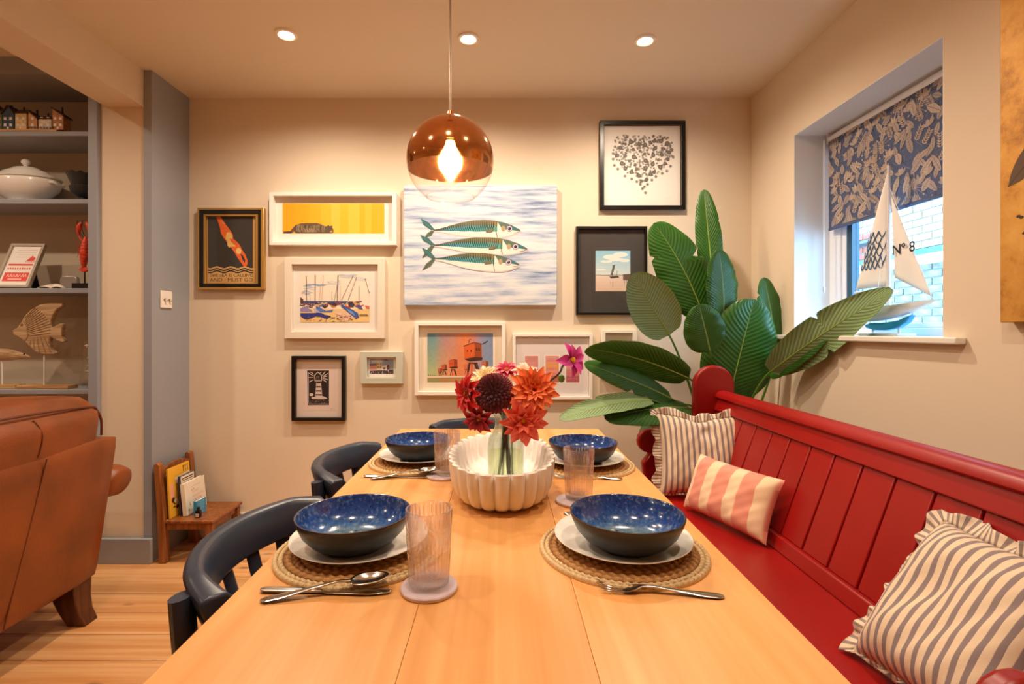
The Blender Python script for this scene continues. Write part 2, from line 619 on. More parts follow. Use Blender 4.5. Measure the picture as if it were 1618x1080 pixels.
# window
bm = bmesh.new()
box(bm, 1.560, 1.62, WY0, WY1, WZ0, WZ0 + 0.03)
box(bm, 1.560, 1.62, WY0, WY1, WZ1 - 0.06, WZ1)
box(bm, 1.560, 1.62, WY0, WY0 + 0.06, WZ0, WZ1)
box(bm, 1.560, 1.62, WY1 - 0.075, WY1, WZ0, WZ1)
wn = S('window_1', bm, M['upvc'], bevel=0.004)
bm = bmesh.new()
for a, b_ in ((WY0 + 0.061, WY0 + 0.10), (WY1 - 0.105, WY1 - 0.076)):
    box(bm, 1.568, 1.612, a, b_, WZ0 + 0.031, WZ1 - 0.061)
box(bm, 1.568, 1.612, WY0 + 0.10, WY1 - 0.105, WZ0 + 0.031, WZ0 + 0.05)
box(bm, 1.568, 1.612, WY0 + 0.10, WY1 - 0.105, WZ1 - 0.09, WZ1 - 0.061)
S('casement', bm, M['upvc'], wn, bevel=0.003)
S('gasket', bxm(1.572, 1.606, WY1 - 0.138, WY1 - 0.1055, WZ0 + 0.0505, WZ1 - 0.0905), M['gasket'], wn)
S('window_pane', bxm(1.588, 1.592, WY0 + 0.1, WY1 - 0.138, WZ0 + 0.0505, WZ1 - 0.0905), M['glass'], wn)
bm = bmesh.new()
box(bm, XR - 0.034, XR, WY0 - 0.08, WY1 + 0.09, WZ0 - 0.022, WZ0)
box(bm, XR, 1.56, WY0, WY1, WZ0 - 0.02, WZ0)
S('window_sill', bm, M['white_paint'], wn, bevel=0.005, seg=3)

# outside: brick wall of the neighbouring house with single bricks where the window shows them
M['mortar'] = mat('mortar', (112, 104, 90), 0.9, bump=0.4, bscale=60)
M['brick'] = None
k = NT('pale_brick')
inf = k.n('ShaderNodeObjectInfo')
nz = k.n('ShaderNodeTexNoise', i_Scale=30.0, i_Detail=4.0)
k.l(k.coords('Object'), nz.inputs['Vector'])
c1 = k.ramp(inf.outputs['Random'], [(0.0, (150, 128, 92)), (0.4, (168, 146, 106)), (0.7, (140, 122, 96)), (1.0, (158, 130, 96))])
hv = k.n('ShaderNodeHueSaturation')
mr = k.n('ShaderNodeMapRange'); mr.inputs[3].default_value = 0.8; mr.inputs[4].default_value = 1.15
k.l(nz.outputs[0], mr.inputs[0]); k.l(mr.outputs[0], hv.inputs['Value']); k.l(c1, hv.inputs['Color'])
k.l(hv.outputs[0], k.b.inputs['Base Color']); k.b.inputs['Roughness'].default_value = 0.9
k.bump(nz.outputs[0], 0.5, 0.004)
M['brick'] = k.m
M['brick_red'] = mat('red_brick', (150, 76, 56), 0.9, var=0.15, vscale=20)
M['brick_grey'] = mat('grey_stone_brick', (104, 98, 84), 0.9, var=0.25, vscale=14)
XO = 4.2
wo = S('wall_outside', bxm(XO, XO + 0.25, 0.5, 9.0, -0.5, 4.2), M['mortar'])
proto = None
meshes = {}
for r_ in range(26):
    z0 = 0.62 + r_ * 0.075
    for q in range(12):
        y0 = 4.1 + q * 0.235 + (0.1175 if r_ % 2 else 0)
        if 1.84 < z0 + 0.03 < 1.97: continue
        kind = 'brick_grey' if z0 < 1.86 else ('brick_red' if y0 > 5.62 and z0 < 2.2 else 'brick')
        if kind not in meshes:
            o = mk('brick', rbox(-0.012, 0.05, 0, 0.223, 0, 0.064, 0.004, 1), M[kind], wo, world=False, smooth=0)
            meshes[kind] = o.data
        else:
            o = mk('brick', None, None, wo, mesh=meshes[kind])
        o.location = (XO + rnd.uniform(-0.004, 0.003), y0, z0)
M['teal_board'] = mat('teal_board', (24, 128, 132), 0.5)
S('teal_board', bxm(XO - 0.05, XO, 3.0, 8.0, 1.885, 1.95), M['teal_board'], wo)
S('white_ledge', bxm(XO - 0.12, XO, 3.0, 8.0, 1.80, 1.884), M['white_paint'], wo)
M['slate'] = mat('slate', (70, 74, 80), 0.7)
S('slate_ledge', bxm(XO - 0.16, XO, 5.45, 6.6, 2.12, 2.15), M['slate'], wo)
S('ground', bxm(1.75, 12, -6, 14, -0.55, -0.5), mat('yard_paving', (150, 146, 138), 0.9))
tag(bpy.data.objects['ground'], kind='structure')

# ------------------------------------------------------------------ ceiling downlights (real lamps of the room)
M['bezel'] = mat('downlight_bezel', (244, 240, 232), 0.35)
M['lens'] = emit('downlight_lens', (1.0, 0.86, 0.66), 22.0)
def downlight(x, y, label, z=ZC, power=SPOT_W):
    t = empty('ceiling_downlight', (x, y, z), label, 'downlight', 'recessed ceiling downlights')
    mk('bezel', lathe([(0.030, -0.001), (0.030, -0.006), (0.036, -0.010), (0.045, -0.007), (0.047, 0.0), (0.030, 0.0)], 32), M['bezel'], t, world=False)
    mk('lens', lathe([(0.0, -0.004), (0.0298, -0.004), (0.0298, -0.0015), (0.0, -0.0015)], 24), M['lens'], t, world=False)
    ld = bpy.data.lights.new('downlight_lamp', 'SPOT')
    ld.energy = power; ld.color = LAMP; ld.spot_size = R(164); ld.spot_blend = 0.9; ld.shadow_soft_size = 0.028
    lo = bpy.data.objects.new('downlight_lamp', ld); col.objects.link(lo)
    lo.location = (x, y, z - 0.014)
    return t
downlight(-0.931, 2.20, 'recessed white downlight above the diving and cat pictures')
downlight(-0.142, 2.23, 'recessed white downlight above the fish painting, behind the pendant cord')
downlight(0.64, 2.245, 'recessed white downlight above the heart picture')
for x in (-0.93, -0.14, 0.64):
    for y_, w_ in ((0.75, 'over the dining table'),):
        downlight(x, y_, 'recessed white downlight %s, %s' % (w_, {-0.93: 'on the leather armchair side', -0.14: 'in the middle row', 0.64: 'on the bench side'}[x]), power=SPOT_TABLE_W)
for x, y_ in ((-2.35, 1.75), (-3.3, 1.75), (-2.6, 0.2)):
    downlight(x, y_, 'recessed white downlight in the living room ceiling, ' + ('over the shelves beside the opening' if x == -2.35 else 'over the far end of the shelves' if x == -3.3 else 'well in front of the shelves'), 2.5, SPOT_LIVING_W)
# ------------------------------------------------------------------ dining table
HT = 0.75
TX0, TX1, TY0, TY1 = -0.404, 0.396, 0.22, 2.055
tb = empty('dining_table', (0, 1.14, 0), 'long pine plank dining table laid for a meal', 'table')
xs = [TX0, -0.119, 0.113, TX1]
for a, b in zip(xs, xs[1:]):
    mk('table_board', bxm(a + 0.0002, b - 0.0002, TY0, TY1, HT - 0.032, HT), M['pine'], tb, bevel=0.0008, seg=2)
for a in (TX0 + 0.07, TX1 - 0.09):
    mk('apron', bxm(a, a + 0.02, TY0 + 0.1, TY1 - 0.1, HT - 0.13, HT - 0.0325), M['pine'], tb)
for b in (TY0 + 0.08, TY1 - 0.10):
    mk('apron', bxm(TX0 + 0.1, TX1 - 0.1, b, b + 0.02, HT - 0.13, HT - 0.0325), M['pine'], tb)
for x in (TX0 + 0.085, TX1 - 0.085):
    for y in (TY0 + 0.095, TY1 - 0.095):
        mk('leg', lathe([(0, 0), (0.022, 0), (0.026, 0.1), (0.034, 0.4), (0.03, 0.5), (0.038, 0.53), (0.03, 0.56), (0.044, 0.6), (0.044, HT - 0.033), (0, HT - 0.033)], 20, c=(x, y, 0)), M['pine'], tb)

# ------------------------------------------------------------------ navy chairs
def arc_pt(a, r=0.275):      # local: chair faces +x, apex of the bow at x=0
    return Vector((r - r * math.cos(a), r * math.sin(a), 0))
AM = math.asin(0.22 / 0.275)
def make_chair(loc, rz, label):
    t = empty('captain_chair', loc, label, 'chair', 'navy bow-back dining chairs', (0, 0, rz))
    # crest rail: thick curved band whose ends are cut square
    n = 36
    bm = bmesh.new()
    rings = []
    for i in range(n + 1):
        a = -AM + 2 * AM * i / n
        p = arc_pt(a); out = Vector((-math.cos(a), math.sin(a), 0))
        e = abs(a) / AM
        hh = 0.076 - 0.012 * max(0, e - 0.75) / 0.25
        th = 0.018 + 0.012 * max(0, (e - 0.7) / 0.3)
        lean = 0.012
        sec = [(-th, 0.0), (-th - 0.002, 0.012), (-th - 0.002, hh - 0.012), (-th + 0.006, hh - 0.001), (0.0, hh), (0.012, hh - 0.004), (0.016, hh - 0.014), (0.012, 0.03), (0.006, 0.0)]
        rings.append([bm.verts.new(p + out * (u + lean * z / 0.07) + Vector((0, 0, 0.77 - 0.076 + z))) for u, z in sec])
    m_ = len(rings[0])
    for a, b in zip(rings, rings[1:]):
        for j in range(m_):
            k_ = (j + 1) % m_
            bm.faces.new((a[j], a[k_], b[k_], b[j]))
    bm.faces.new(rings[0][::-1]); bm.faces.new(rings[-1])
    mk('crest_rail', bm, M['navy'], t, world=False, smooth=35, bevel=0.004)
    for s in (-1, 1):
        a = s * (AM - 0.17)
        p = arc_pt(a) + Vector((-math.cos(a), math.sin(a), 0)) * 0.034
        q = Vector((0.085, s * 0.19, 0.0))
        bm = bmesh.new()
        pts = [(p.x - 0.0, p.y, 0.752), (p.x + 0.004, p.y, 0.70), (0.07, s * 0.205, 0.45), (0.045, s * 0.20, 0.2), (0.01, s * 0.205, 0.0)]
        tube(catmull(pts, 5), [(0.022, 0.016)] * 21, 12, bm, up=(1, 0, 0))
        mk('back_post', bm, M['navy'], t, world=False, bevel=0)
    for f in (-0.62, -0.31, 0.0, 0.31, 0.62):
        a = f * AM
        top = arc_pt(a); out = Vector((-math.cos(a), math.sin(a), 0))
        bot = Vector((0.075 + 0.02 * abs(f), math.sin(a) * 0.23, 0.44))
        bm = bmesh.new()
        tube([top + Vector((0, 0, 0.70)), (top + bot) / 2 + Vector((0, 0, 0.355)), bot], [(0.017, 0.006)] * 3, 10, bm, up=tuple(out))
        mk('back_slat', bm, M['navy'], t, world=False)
    # saddle seat
    pts = []
    for i in range(40):
        th = 2 * PI * i / 40
        c, s = math.cos(th), math.sin(th)
        pts.append((0.245 + 0.195 * math.copysign(abs(c) ** 0.6, c), 0.205 * math.copysign(abs(s) ** 0.6, s) * (1 + 0.06 * c)))
    mk('seat', prism(pts, 0.435, 0.465, 'XY'), M['navy'], t, world=False, bevel=0.008)
    for x, y, dx, dy in ((0.38, 0.16, 0.02, 0.02), (0.38, -0.16, 0.02, -0.02)):
        bm = bmesh.new()
        tube([(x + dx, y + dy, 0), (x, y, 0.2), (x, y, 0.44)], [0.014, 0.02, 0.017], 12, bm)
        mk('leg', bm, M['navy'], t, world=False)
    for y in (-0.165, 0.165):
        mk('stretcher', tube([(0.045, y + math.copysign(.03, y), 0.2), (0.22, y + math.copysign(.02, y), 0.2), (0.385, y, 0.2)], [0.009, 0.013, 0.009], 10), M['navy'], t, world=False)
    return t
make_chair((-0.527, 0.968, 0), 0, 'navy bow-back chair next to the plate with knife, spoon and tumbler, by the bare floor')
make_chair((-0.532, 1.545, 0), 0, 'navy bow-back chair on the armchair side of the table, next to the lighthouse picture wall')
make_chair((-0.06, 2.195, 0), R(-90), 'navy bow-back chair at the end of the table under the sea fort picture')

# ------------------------------------------------------------------ red pew bench
bn = empty('pew_bench', (0.8, 1.52, 0), 'red painted wooden pew bench with panelled back along the table', 'bench')
BY0, BY1 = 0.70, 2.36
SL = 0.36
def bx_at(z): return 0.885 + (z - 0.45) * SL
def end_outline():
    o = []
    # post with round top
    o += [(1.06, 0.0), (1.085, 0.3)]
    for i in range(0, 13):
        a = i / 12 * PI
        o.append((0.998 + 0.096 * math.cos(a), 0.890 + 0.096 * math.sin(a)))
    o += [(0.902, 0.78), (0.885, 0.70), (0.85, 0.652), (0.80, 0.632), (0.765, 0.648)]
    for i in range(0, 11):
        a = R(40) + i / 10 * R(230)
        o.append((0.695 + 0.056 * math.cos(a), 0.632 + 0.056 * math.sin(a)))
    o += [(0.66, 0.53), (0.67, 0.46), (0.62, 0.42), (0.56, 0.40), (0.56, 0.36), (0.60, 0.30), (0.60, 0.12), (0.55, 0.06), (0.55, 0.0)]
    return o
for y in (BY0 - 0.04, BY1):
    mk('bench_end', prism(end_outline(), y, y + 0.04, 'XZ'), M['red'], bn, bevel=0.012, seg=4)
seat_b = mk('seat', bxm(0.50, 0.925, BY0, BY1, 0.42, 0.45), M['red'], bn, bevel=0.008)
mk('front_rail', bxm(0.535, 0.555, BY0, BY1, 0.33, 0.42), M['red'], bn)
def slab(z0, z1, f, b, y0, y1):
    return prism([(bx_at(z0) + f, z0), (bx_at(z0) + b, z0), (bx_at(z1) + b, z1), (bx_at(z1) + f, z1)], y0, y1, 'XZ')
mk('base_rail', slab(0.4505, 0.492, -0.012, 0.03, BY0, BY1), M['red'], bn, bevel=0.004)
mk('back_board', slab(0.36, 0.86, 0.016, 0.03, BY0, BY1), M['red'], bn)
y = BY0; pl = 0.1165
while y < BY1 - 0.01:
    y1 = min(y + pl, BY1)
    mk('back_plank', slab(0.4925, 0.7775, 0.0, 0.0155, y + 0.0032, y1 - 0.0032), M['red'], bn, bevel=0.003, seg=2)
    y = y1
mk('upper_rail', slab(0.778, 0.836, -0.011, 0.0155, BY0, BY1), M['red'], bn, bevel=0.005)
prof = [(-0.016, 0.832), (-0.026, 0.84), (-0.028, 0.852), (-0.02, 0.864), (0.0, 0.87), (0.02, 0.866), (0.034, 0.856), (0.036, 0.838), (0.03, 0.832)]
mk('top_rail', prism([(bx_at(z) + u, z) for u, z in prof], BY0, BY1, 'XZ'), M['red'], bn, smooth=50)

# ------------------------------------------------------------------ cushions
def noise2(a, b, seed=0):
    return (math.sin(a * 5.1 + seed) * math.cos(b * 4.3 - seed * 1.7) + 0.6 * math.sin(a * 9.7 - b * 7.9 + seed * 2.3)) / 1.6
def cushion(name, origin, ux, uy, w, h, th, m, label, ruffle=None, seed=0, pinch=0.10, fold=None, dents=(), crease=0.0025, backf=0.45):
    """ux: along the width, uy: up the height; the front faces ux x uy"""
    ux = Vector(ux).normalized(); uy = Vector(uy); uy = (uy - ux * uy.dot(ux)).normalized(); un = ux.cross(uy)
    o = Vector(origin)
    t = empty(name, o, label, 'cushion')
    def surf(side):
        def fn(u, v):
            a, b = 2 * u - 1, 2 * v - 1
            px = a * (1 - pinch * (1 - b * b) * a * a * 0.9)
            py = b * (1 - pinch * (1 - a * a) * b * b * 0.9)
            t_ = max(0.0, (1 - a ** 4)) ** 0.62 * max(0.0, (1 - b ** 4)) ** 0.62
            t_ *= 1 + 0.07 * noise2(a * 0.8, b * 0.8, seed)
            d = side * th / 2 * t_ * (1 if side > 0 else backf)
            edge = 1 - max(abs(a), abs(b))
            d += side * crease * noise2(a * 2.2, b * 2.2, seed + 1) * min(1, edge * 4)
            for (da, db, dr, dd) in dents:
                q = ((a - da) ** 2 + (b - db) ** 2) / dr ** 2
                if q < 9:
                    d -= (dd if side > 0 else 0) * math.exp(-q)
                    py -= 0.0
            if fold and side is not None:
                py -= fold * math.exp(-((a - 0.0) / 0.28) ** 2) * max(0, b) ** 2
            return o + ux * (px * w / 2) + uy * (h / 2 + py * h / 2) + un * d
        return fn
    bm = grid(surf(1), 36, 36, uv=True)
    grid(surf(-1), 36, 36, bm, uv=True)
    bmesh.ops.remove_doubles(bm, verts=bm.verts, dist=0.0004)
    mk('cover', bm, m, t, smooth=80)
    if ruffle:
        N = 420
        def per(s):
            s = s % 4.0
            k_ = int(s); f = s - k_
            a, b = [(-1 + 2 * f, -1), (1, -1 + 2 * f), (1 - 2 * f, 1), (-1, 1 - 2 * f)][k_]
            return a, b
        def fn(u, v):
            s = u * 4
            a, b = per(s)
            base = surf(1)((a + 1) / 2, (b + 1) / 2)
            cen = o + uy * h / 2
            d = (base - cen); d -= un * d.dot(un)
            # outward direction blends around the corners
            oa = math.copysign(max(0, abs(a) - 0.55) / 0.45, a) if abs(a) > 0.55 else 0
            ob = math.copysign(max(0, abs(b) - 0.55) / 0.45, b) if abs(b) > 0.55 else 0
            if abs(a) >= 0.999: oa = math.copysign(1, a)
            if abs(b) >= 0.999: ob = math.copysign(1, b)
            out = (ux * oa ** 3 + uy * ob ** 3).normalized()
            wv = math.sin(u * 4 * 2 * PI * 6 + 1.6 * math.sin(u * 37 + seed))
            L = ruffle * (0.86 + 0.2 * math.sin(u * 71 + seed))
            corner = abs(a * b) ** 6
            L *= 1 + 0.25 * corner
            if b <= -0.999: L *= 0.3
            side_w = wv * v * 0.012 + 0.004 * math.sin(u * 190 + seed) * v
            droop = 0.0
            tang = un.cross(out)
            return base + out * (L * v * (1 - 0.10 * v * wv + 0.08 * math.sin(u * 113 + seed))) + un * side_w + tang * (0.004 * math.cos(u * 4 * 2 * PI * 6) * v)
        r_ = mk('ruffle', grid(fn, N, 4, uv=True), M['ruffle'], t, smooth=80)
        solid(r_, 0.0015, 0)
    return t
# far square cushion, leaning on the bench end
cushion('ruffled_cushion', (0.838, 2.085, 0.464), (0.99, -0.12, -0.02), (0.02, 0.36, 0.93), 0.355, 0.34, 0.12, M['ticking'], 'square grey ticking cushion with frilled edge at the plant end of the bench', ruffle=0.036, seed=2, fold=0.12, dents=((0.1, 0.55, 0.22, 0.02),))
# lumbar cushion with pink stripes
cushion('striped_cushion', (0.782, 1.80, 0.462), (0.145, -0.39, 0.0), (0.36, 0.13, 0.93), 0.385, 0.215, 0.10, M['pinkstripe'], 'small oblong pink and cream striped cushion on the red bench', seed=5, pinch=0.06)
# near cushion lying back against the panels
cushion('ruffled_cushion', (0.762, 0.922, 0.468), (0.05, -1.0, 0.02), (0.62, 0.0, 0.80), 0.325, 0.345, 0.15, M['ticking2'], 'grey ticking cushion with frilled edge slumped against the bench back by the near arm', ruffle=0.036, seed=9, dents=((-0.25, 0.1, 0.3, 0.012),))

# ------------------------------------------------------------------ leather armchair (seen from behind)
ac = empty('leather_armchair', (-1.95, 1.58, 0), 'tan leather armchair seen from behind, facing the shelves', 'armchair')
def softbox(x0, x1, y0, y1, z0, z1, r=0.03, shear=0.0, z_ref=None, bulge=0.0, n=10):
    """box with rounded edges, sheared in x with height, its faces swelling a little"""
    bm = bmesh.new()
    bmesh.ops.create_cube(bm, size=2.0)
    bmesh.ops.subdivide_edges(bm, edges=bm.edges[:], cuts=n, use_grid_fill=True)
    hx, hy, hz = (x1 - x0) / 2, (y1 - y0) / 2, (z1 - z0) / 2
    cx, cy, cz = (x1 + x0) / 2, (y1 + y0) / 2, (z1 + z0) / 2
    zr = z0 if z_ref is None else z_ref
    for v in bm.verts:
        a, b, c = v.co
        q = Vector((a * hx, b * hy, c * hz))
        core = Vector((max(-hx + r, min(hx - r, q.x)), max(-hy + r, min(hy - r, q.y)), max(-hz + r, min(hz - r, q.z))))
        d = q - core
        if d.length > 1e-9: q = core + d.normalized() * r
        sw = (1 - a * a * 0.9) * (1 - c * c * 0.9), (1 - b * b * .9)
        q.x += math.copysign(bulge, a) * (1 - b ** 4) * (1 - c ** 4) * (abs(a) > 0.98)
        q.z += math.copysign(bulge, c) * (1 - b ** 4) * (1 - a ** 4) * (abs(c) > 0.98)
        q.y += math.copysign(bulge * 0.7, b) * (1 - a ** 4) * (1 - c ** 4) * (abs(b) > 0.98)
        q += Vector((cx, cy, cz))
        q.x += (q.z - zr) * shear
        v.co = q
    return bm
SH = 0.155
mk('back_panel', softbox(-1.74, -1.60, 1.12, 2.015, 0.175, 0.735, 0.022, SH, 0.175, 0.006), M['leather'], ac, smooth=60)
mk('back_cushion', softbox(-1.99, -1.635, 1.15, 1.985, 0.52, 0.885, 0.075, SH, 0.175, 0.03), M['leather'], ac, smooth=60)
mk('seat_base', softbox(-2.42, -1.745, 1.10, 2.06, 0.175, 0.36, 0.03, 0, None, 0.004), M['leather'], ac, smooth=60)
mk('seat_cushion', softbox(-2.45, -1.95, 1.16, 1.99, 0.355, 0.50, 0.05, 0, None, 0.02), M['leather'], ac, smooth=60)
for y, s in ((2.06, 1), (1.09, -1)):
    bm = softbox(-2.40, -1.66, y - 0.045, y + 0.045, 0.175, 0.50, 0.03, 0.06, 0.175, 0.003)
    mk('arm_panel', bm, M['leather'], ac, smooth=60)
    bm = bmesh.new()
    n = 12
    pts = [(-1.562, y + s * 0.03, 0.525), (-1.572, y + s * 0.03, 0.527), (-1.60, y + s * 0.03, 0.53), (-1.9, y + s * 0.035, 0.545), (-2.36, y + s * 0.035, 0.545), (-2.44, y + s * 0.035, 0.542), (-2.46, y + s * 0.035, 0.54)]
    tube(pts, [0.045, 0.064, 0.074, 0.08, 0.08, 0.07, 0.045], 24, bm, flat=(1.05, 0.86))
    mk('arm_roll', bm, M['leather'], ac, smooth=60)
for x in (-1.675, -2.34):
    for y in (1.975, 1.15):
        s = 1 if y > 1.5 else -1
        kx = 0.02 if x > -2 else -0.02
        bm = bmesh.new()
        r0 = [(x - 0.055, y - 0.045), (x + 0.045, y - 0.045), (x + 0.045, y + 0.045), (x - 0.055, y + 0.045)]
        rings = []
        for z, sc_, dx, dy in ((0.1745, 1.0, 0, 0), (0.10, 0.86, 0.006, 0.004), (0.05, 0.76, 0.016, 0.01), (0.0, 0.72, 0.032, 0.02)):
            rings.append([bm.verts.new((x + (px - x) * sc_ + math.copysign(dx, kx), y + (py - y) * sc_ + s * dy, z)) for px, py in r0])
        for a, b in zip(rings, rings[1:]):
            for j in range(4):
                bm.faces.new((a[j], a[(j + 1) % 4], b[(j + 1) % 4], b[j]))
        bm.faces.new(rings[0]); bm.faces.new(rings[-1][::-1])
        mk('leg', bm, M['darkwood'], ac, bevel=0.004)
def bp(z, off=0.0): return -1.60 + (z - 0.175) * SH + off
mk('panel_seam', tube([(bp(z, 0.0055), 1.62 + (z - 0.175) * 0.12, z) for z in [0.19 + i * 0.053 for i in range(11)]], 0.0022, 6), M['piping'], ac)
pts = [(bp(0.86, -0.052), 1.20, 0.858), (bp(0.868, -0.046), 1.40, 0.872), (bp(0.868, -0.044), 1.70, 0.872), (bp(0.862, -0.05), 1.90, 0.862), (bp(0.845, -0.064), 1.955, 0.842), (bp(0.80, -0.055), 1.975, 0.80), (bp(0.75, -0.05), 1.98, 0.74)]
mk('cushion_piping', tube(catmull(pts, 6), 0.0045, 8), M['piping'], ac)
pts = [(bp(0.855, -0.034), 1.655, 0.855), (bp(0.84, -0.021), 1.662, 0.835), (bp(0.80, -0.0075), 1.67, 0.80), (bp(0.76, -0.006), 1.665, 0.75), (bp(0.74, -0.006), 1.66, 0.73)]
mk('cushion_seam', tube(catmull(pts, 5), 0.0025, 6), M['piping'], ac)

# ------------------------------------------------------------------ child's chair with books
cc = empty('childs_chair', (-1.56, 2.64, 0), "child's small wooden chair holding picture books in the corner", 'chair')
CY0, CY1 = 2.495, 2.775
CXB, CXF = -1.70, -1.415
for y in (CY0, CY1 - 0.035):
    bm = bmesh.new()
    o_ = [(CXB + 0.012, 0), (CXB + 0.05, 0), (CXB + 0.045, 0.2), (CXB + 0.018, 0.485), (CXB + 0.004, 0.495), (CXB - 0.012, 0.485), (CXB + 0.008, 0.2)]
    prism(o_, y, y + 0.035, 'XZ', bm)
    mk('back_post', bm, M['oak'], cc, bevel=0.004)
    mk('leg', bxm(CXF - 0.045, CXF - 0.01, y + 0.004, y + 0.034, 0, 0.197), M['oak'], cc, bevel=0.003)
mk('seat', bxm(CXB + 0.046, CXF, CY0 - 0.003, CY1 + 0.003, 0.1975, 0.2125), M['oak'], cc, bevel=0.004)
for y in (CY0 + 0.008, CY1 - 0.02):
    mk('apron', bxm(CXB + 0.05, CXF - 0.046, y, y + 0.014, 0.165, 0.197), M['oak'], cc)
mk('apron', bxm(CXF - 0.035, CXF - 0.02, CY0 + 0.036, CY1 - 0.036, 0.165, 0.197), M['oak'], cc)
for z0, z1, arch in ((0.425, 0.455, 0.022), (0.315, 0.345, 0.0)):
    yy = [CY0 + 0.0352 + i / 12 * (CY1 - CY0 - 0.0704) for i in range(13)]
    top = [(q, z1 + arch * math.sin(PI * (q - yy[0]) / (yy[-1] - yy[0]))) for q in yy]
    xq = CXB + 0.006 - (z0 - 0.35) * 0.05
    mk('back_rail', prism([(yy[0], z0), (yy[-1], z0)] + top[::-1], xq, xq + 0.014, 'YZ'), M['oak'], cc, bevel=0.002)

def book(name, label, x, y0, w, h, th, cover, page, tilt, yaw, paint=None):
    """stands on the seat, cover towards +x, leaning back by tilt"""
    t = empty(name, (x, y0, 0.2135), label, 'book', 'picture books on the small chair', (0, 0, yaw))
    Mx = Matrix.Rotation(-tilt, 4, 'Y')
    def put(bm): bm.transform(Mx); bm.transform(Matrix.Translation((0, 0, th * math.sin(tilt)*1.0))); return bm
    cv = mat(name + '_cover', cover, 0.45)
    bm = bmesh.new(); box(bm, -0.0015, 0, 0, w, 0, h); mk('front_cover', put(bm), cv, t, world=False)
    bm = bmesh.new(); box(bm, -th, -th + 0.0015, 0, w, 0, h); mk('back_cover', put(bm), cv, t, world=False)
    bm = bmesh.new(); box(bm, -th + 0.0016, -0.0016, 0.0, 0.0015, 0, h); mk('spine', put(bm), cv, t, world=False)
    bm = bmesh.new(); box(bm, -th + 0.0016, -0.0016, 0.002, w - 0.003, 0.002, h - 0.002); mk('pages', put(bm), mat(name + '_pages', page, 0.8), t, world=False)
    if paint:
        mx2 = Matrix.Translation((0, 0, th * math.sin(tilt))) @ Mx
        a = Art(lambda u, v, d: mx2 @ Vector((0.0003 + d, u * w, (1 - v) * h)))
        paint(a)
        mk('cover_print', a.bm, M['print'], t, world=False, smooth=0)
    return t
def pt_yellow(a):
    a.poly([(0.02, .35), (.2, .3), (.25, .6), (.05, .62)], (244, 176, 140))
    a.poly([(.3, .22), (1, .2), (1, .3), (.3, .34)], (250, 226, 190))
    for u in (.68, .78, .88): a.rect(u, .07, u + .03, .17, (120, 86, 30)); a.ell(u + .015, .06, .03, .02, (90, 60, 24))
    for u, v, s_ in ((.17, .66, .07), (.22, .72, .05)): a.ell(u, v, s_, s_ * .8, (70, 36, 16))
    a.ell(.27, .69, .07, .05, (240, 214, 180)); a.ell(.33, .82, .07, .035, (50, 30, 18)); a.ell(.2, .8, .05, .02, (70, 40, 16))
def pt_white(a):
    for i in range(5): a.ell(rnd.uniform(.08, .95), rnd.uniform(.06, .95), .015, .025, (150, 130, 90))
    a.stroke([(.3, .2), (.5, .17), (.75, .19)], .012, (190, 184, 190))
    for r0, n_, c in ((.34, 4, (214, 140, 110)), (.48, 7, (232, 170, 140)), (.6, 6, (226, 150, 150))):
        for i in range(n_):
            u = .36 + i * .075
            a.stroke([(u, r0 + .05), (u + .02, r0 - .04), (u + .045, r0 + .05)], .012, c)
    for u, v in ((.12, .85), (.2, .7), (.9, .72)): a.ell(u, v, .03, .03, (150, 170, 90))
def pt_dark(a):
    a.rect(.06, .02, .94, .2, (236, 222, 196))
    a.stroke([(.12, .14), (.88, .14)], .02, (40, 40, 50)); a.stroke([(.12, .09), (.88, .09)], .03, (60, 60, 76))
    for i in range(16): a.ell(rnd.uniform(.1, .9), rnd.uniform(.28, .9), .07, .05, rnd.choice([(210, 170, 40), (180, 40, 40), (40, 80, 170), (40, 130, 90), (30, 40, 90)]))
def pt_blue(a):
    for i in range(9): a.stroke([(rnd.uniform(0, .4), i * .1 + .05), (rnd.uniform(.6, 1), i * .1 + .1)], .03, (150, 206, 236))
book('picture_book', 'tall yellow picture book leaning on the back rails of the small chair', -1.637, 2.512, 0.178, 0.245, 0.008, (240, 184, 50), (240, 230, 210), 0.06, 0.02, pt_yellow)
book('picture_book', 'dark colourful picture book between the yellow and the white ones', -1.615, 2.563, 0.130, 0.195, 0.010, (44, 52, 84), (236, 226, 206), 0.05, 0.02, pt_dark)
book('picture_book', 'white picture book with faint coloured lettering on the small chair', -1.578, 2.548, 0.172, 0.160, 0.020, (240, 232, 216), (236, 226, 206), 0.10, 0.0, pt_white)
book('board_book', 'tiny blue board book standing before the white picture book', -1.535, 2.556, 0.072, 0.072, 0.016, (56, 150, 200), (240, 234, 224), 0.02, -0.10, pt_blue)
bk = empty('ink_bottle', (-1.513, 2.535, 0.2135), 'small black bottle with white label beside the blue board book', 'bottle')
mk('bottle_body', rbox(-0.012, 0.012, -0.010, 0.010, 0, 0.036, 0.003, 2), mat('bottle_black', (20, 18, 18), 0.25), bk, world=False)
mk('bottle_label', bxm(-0.0085, 0.0085, -0.0106, -0.01, 0.004, 0.022), mat('label_pale', (214, 190, 170), 0.6), bk, world=False)
mk('bottle_cap', lathe([(0, 0.036), (0.008, 0.036), (0.008, 0.052), (0, 0.052)], 20), M['black'], bk, world=False)
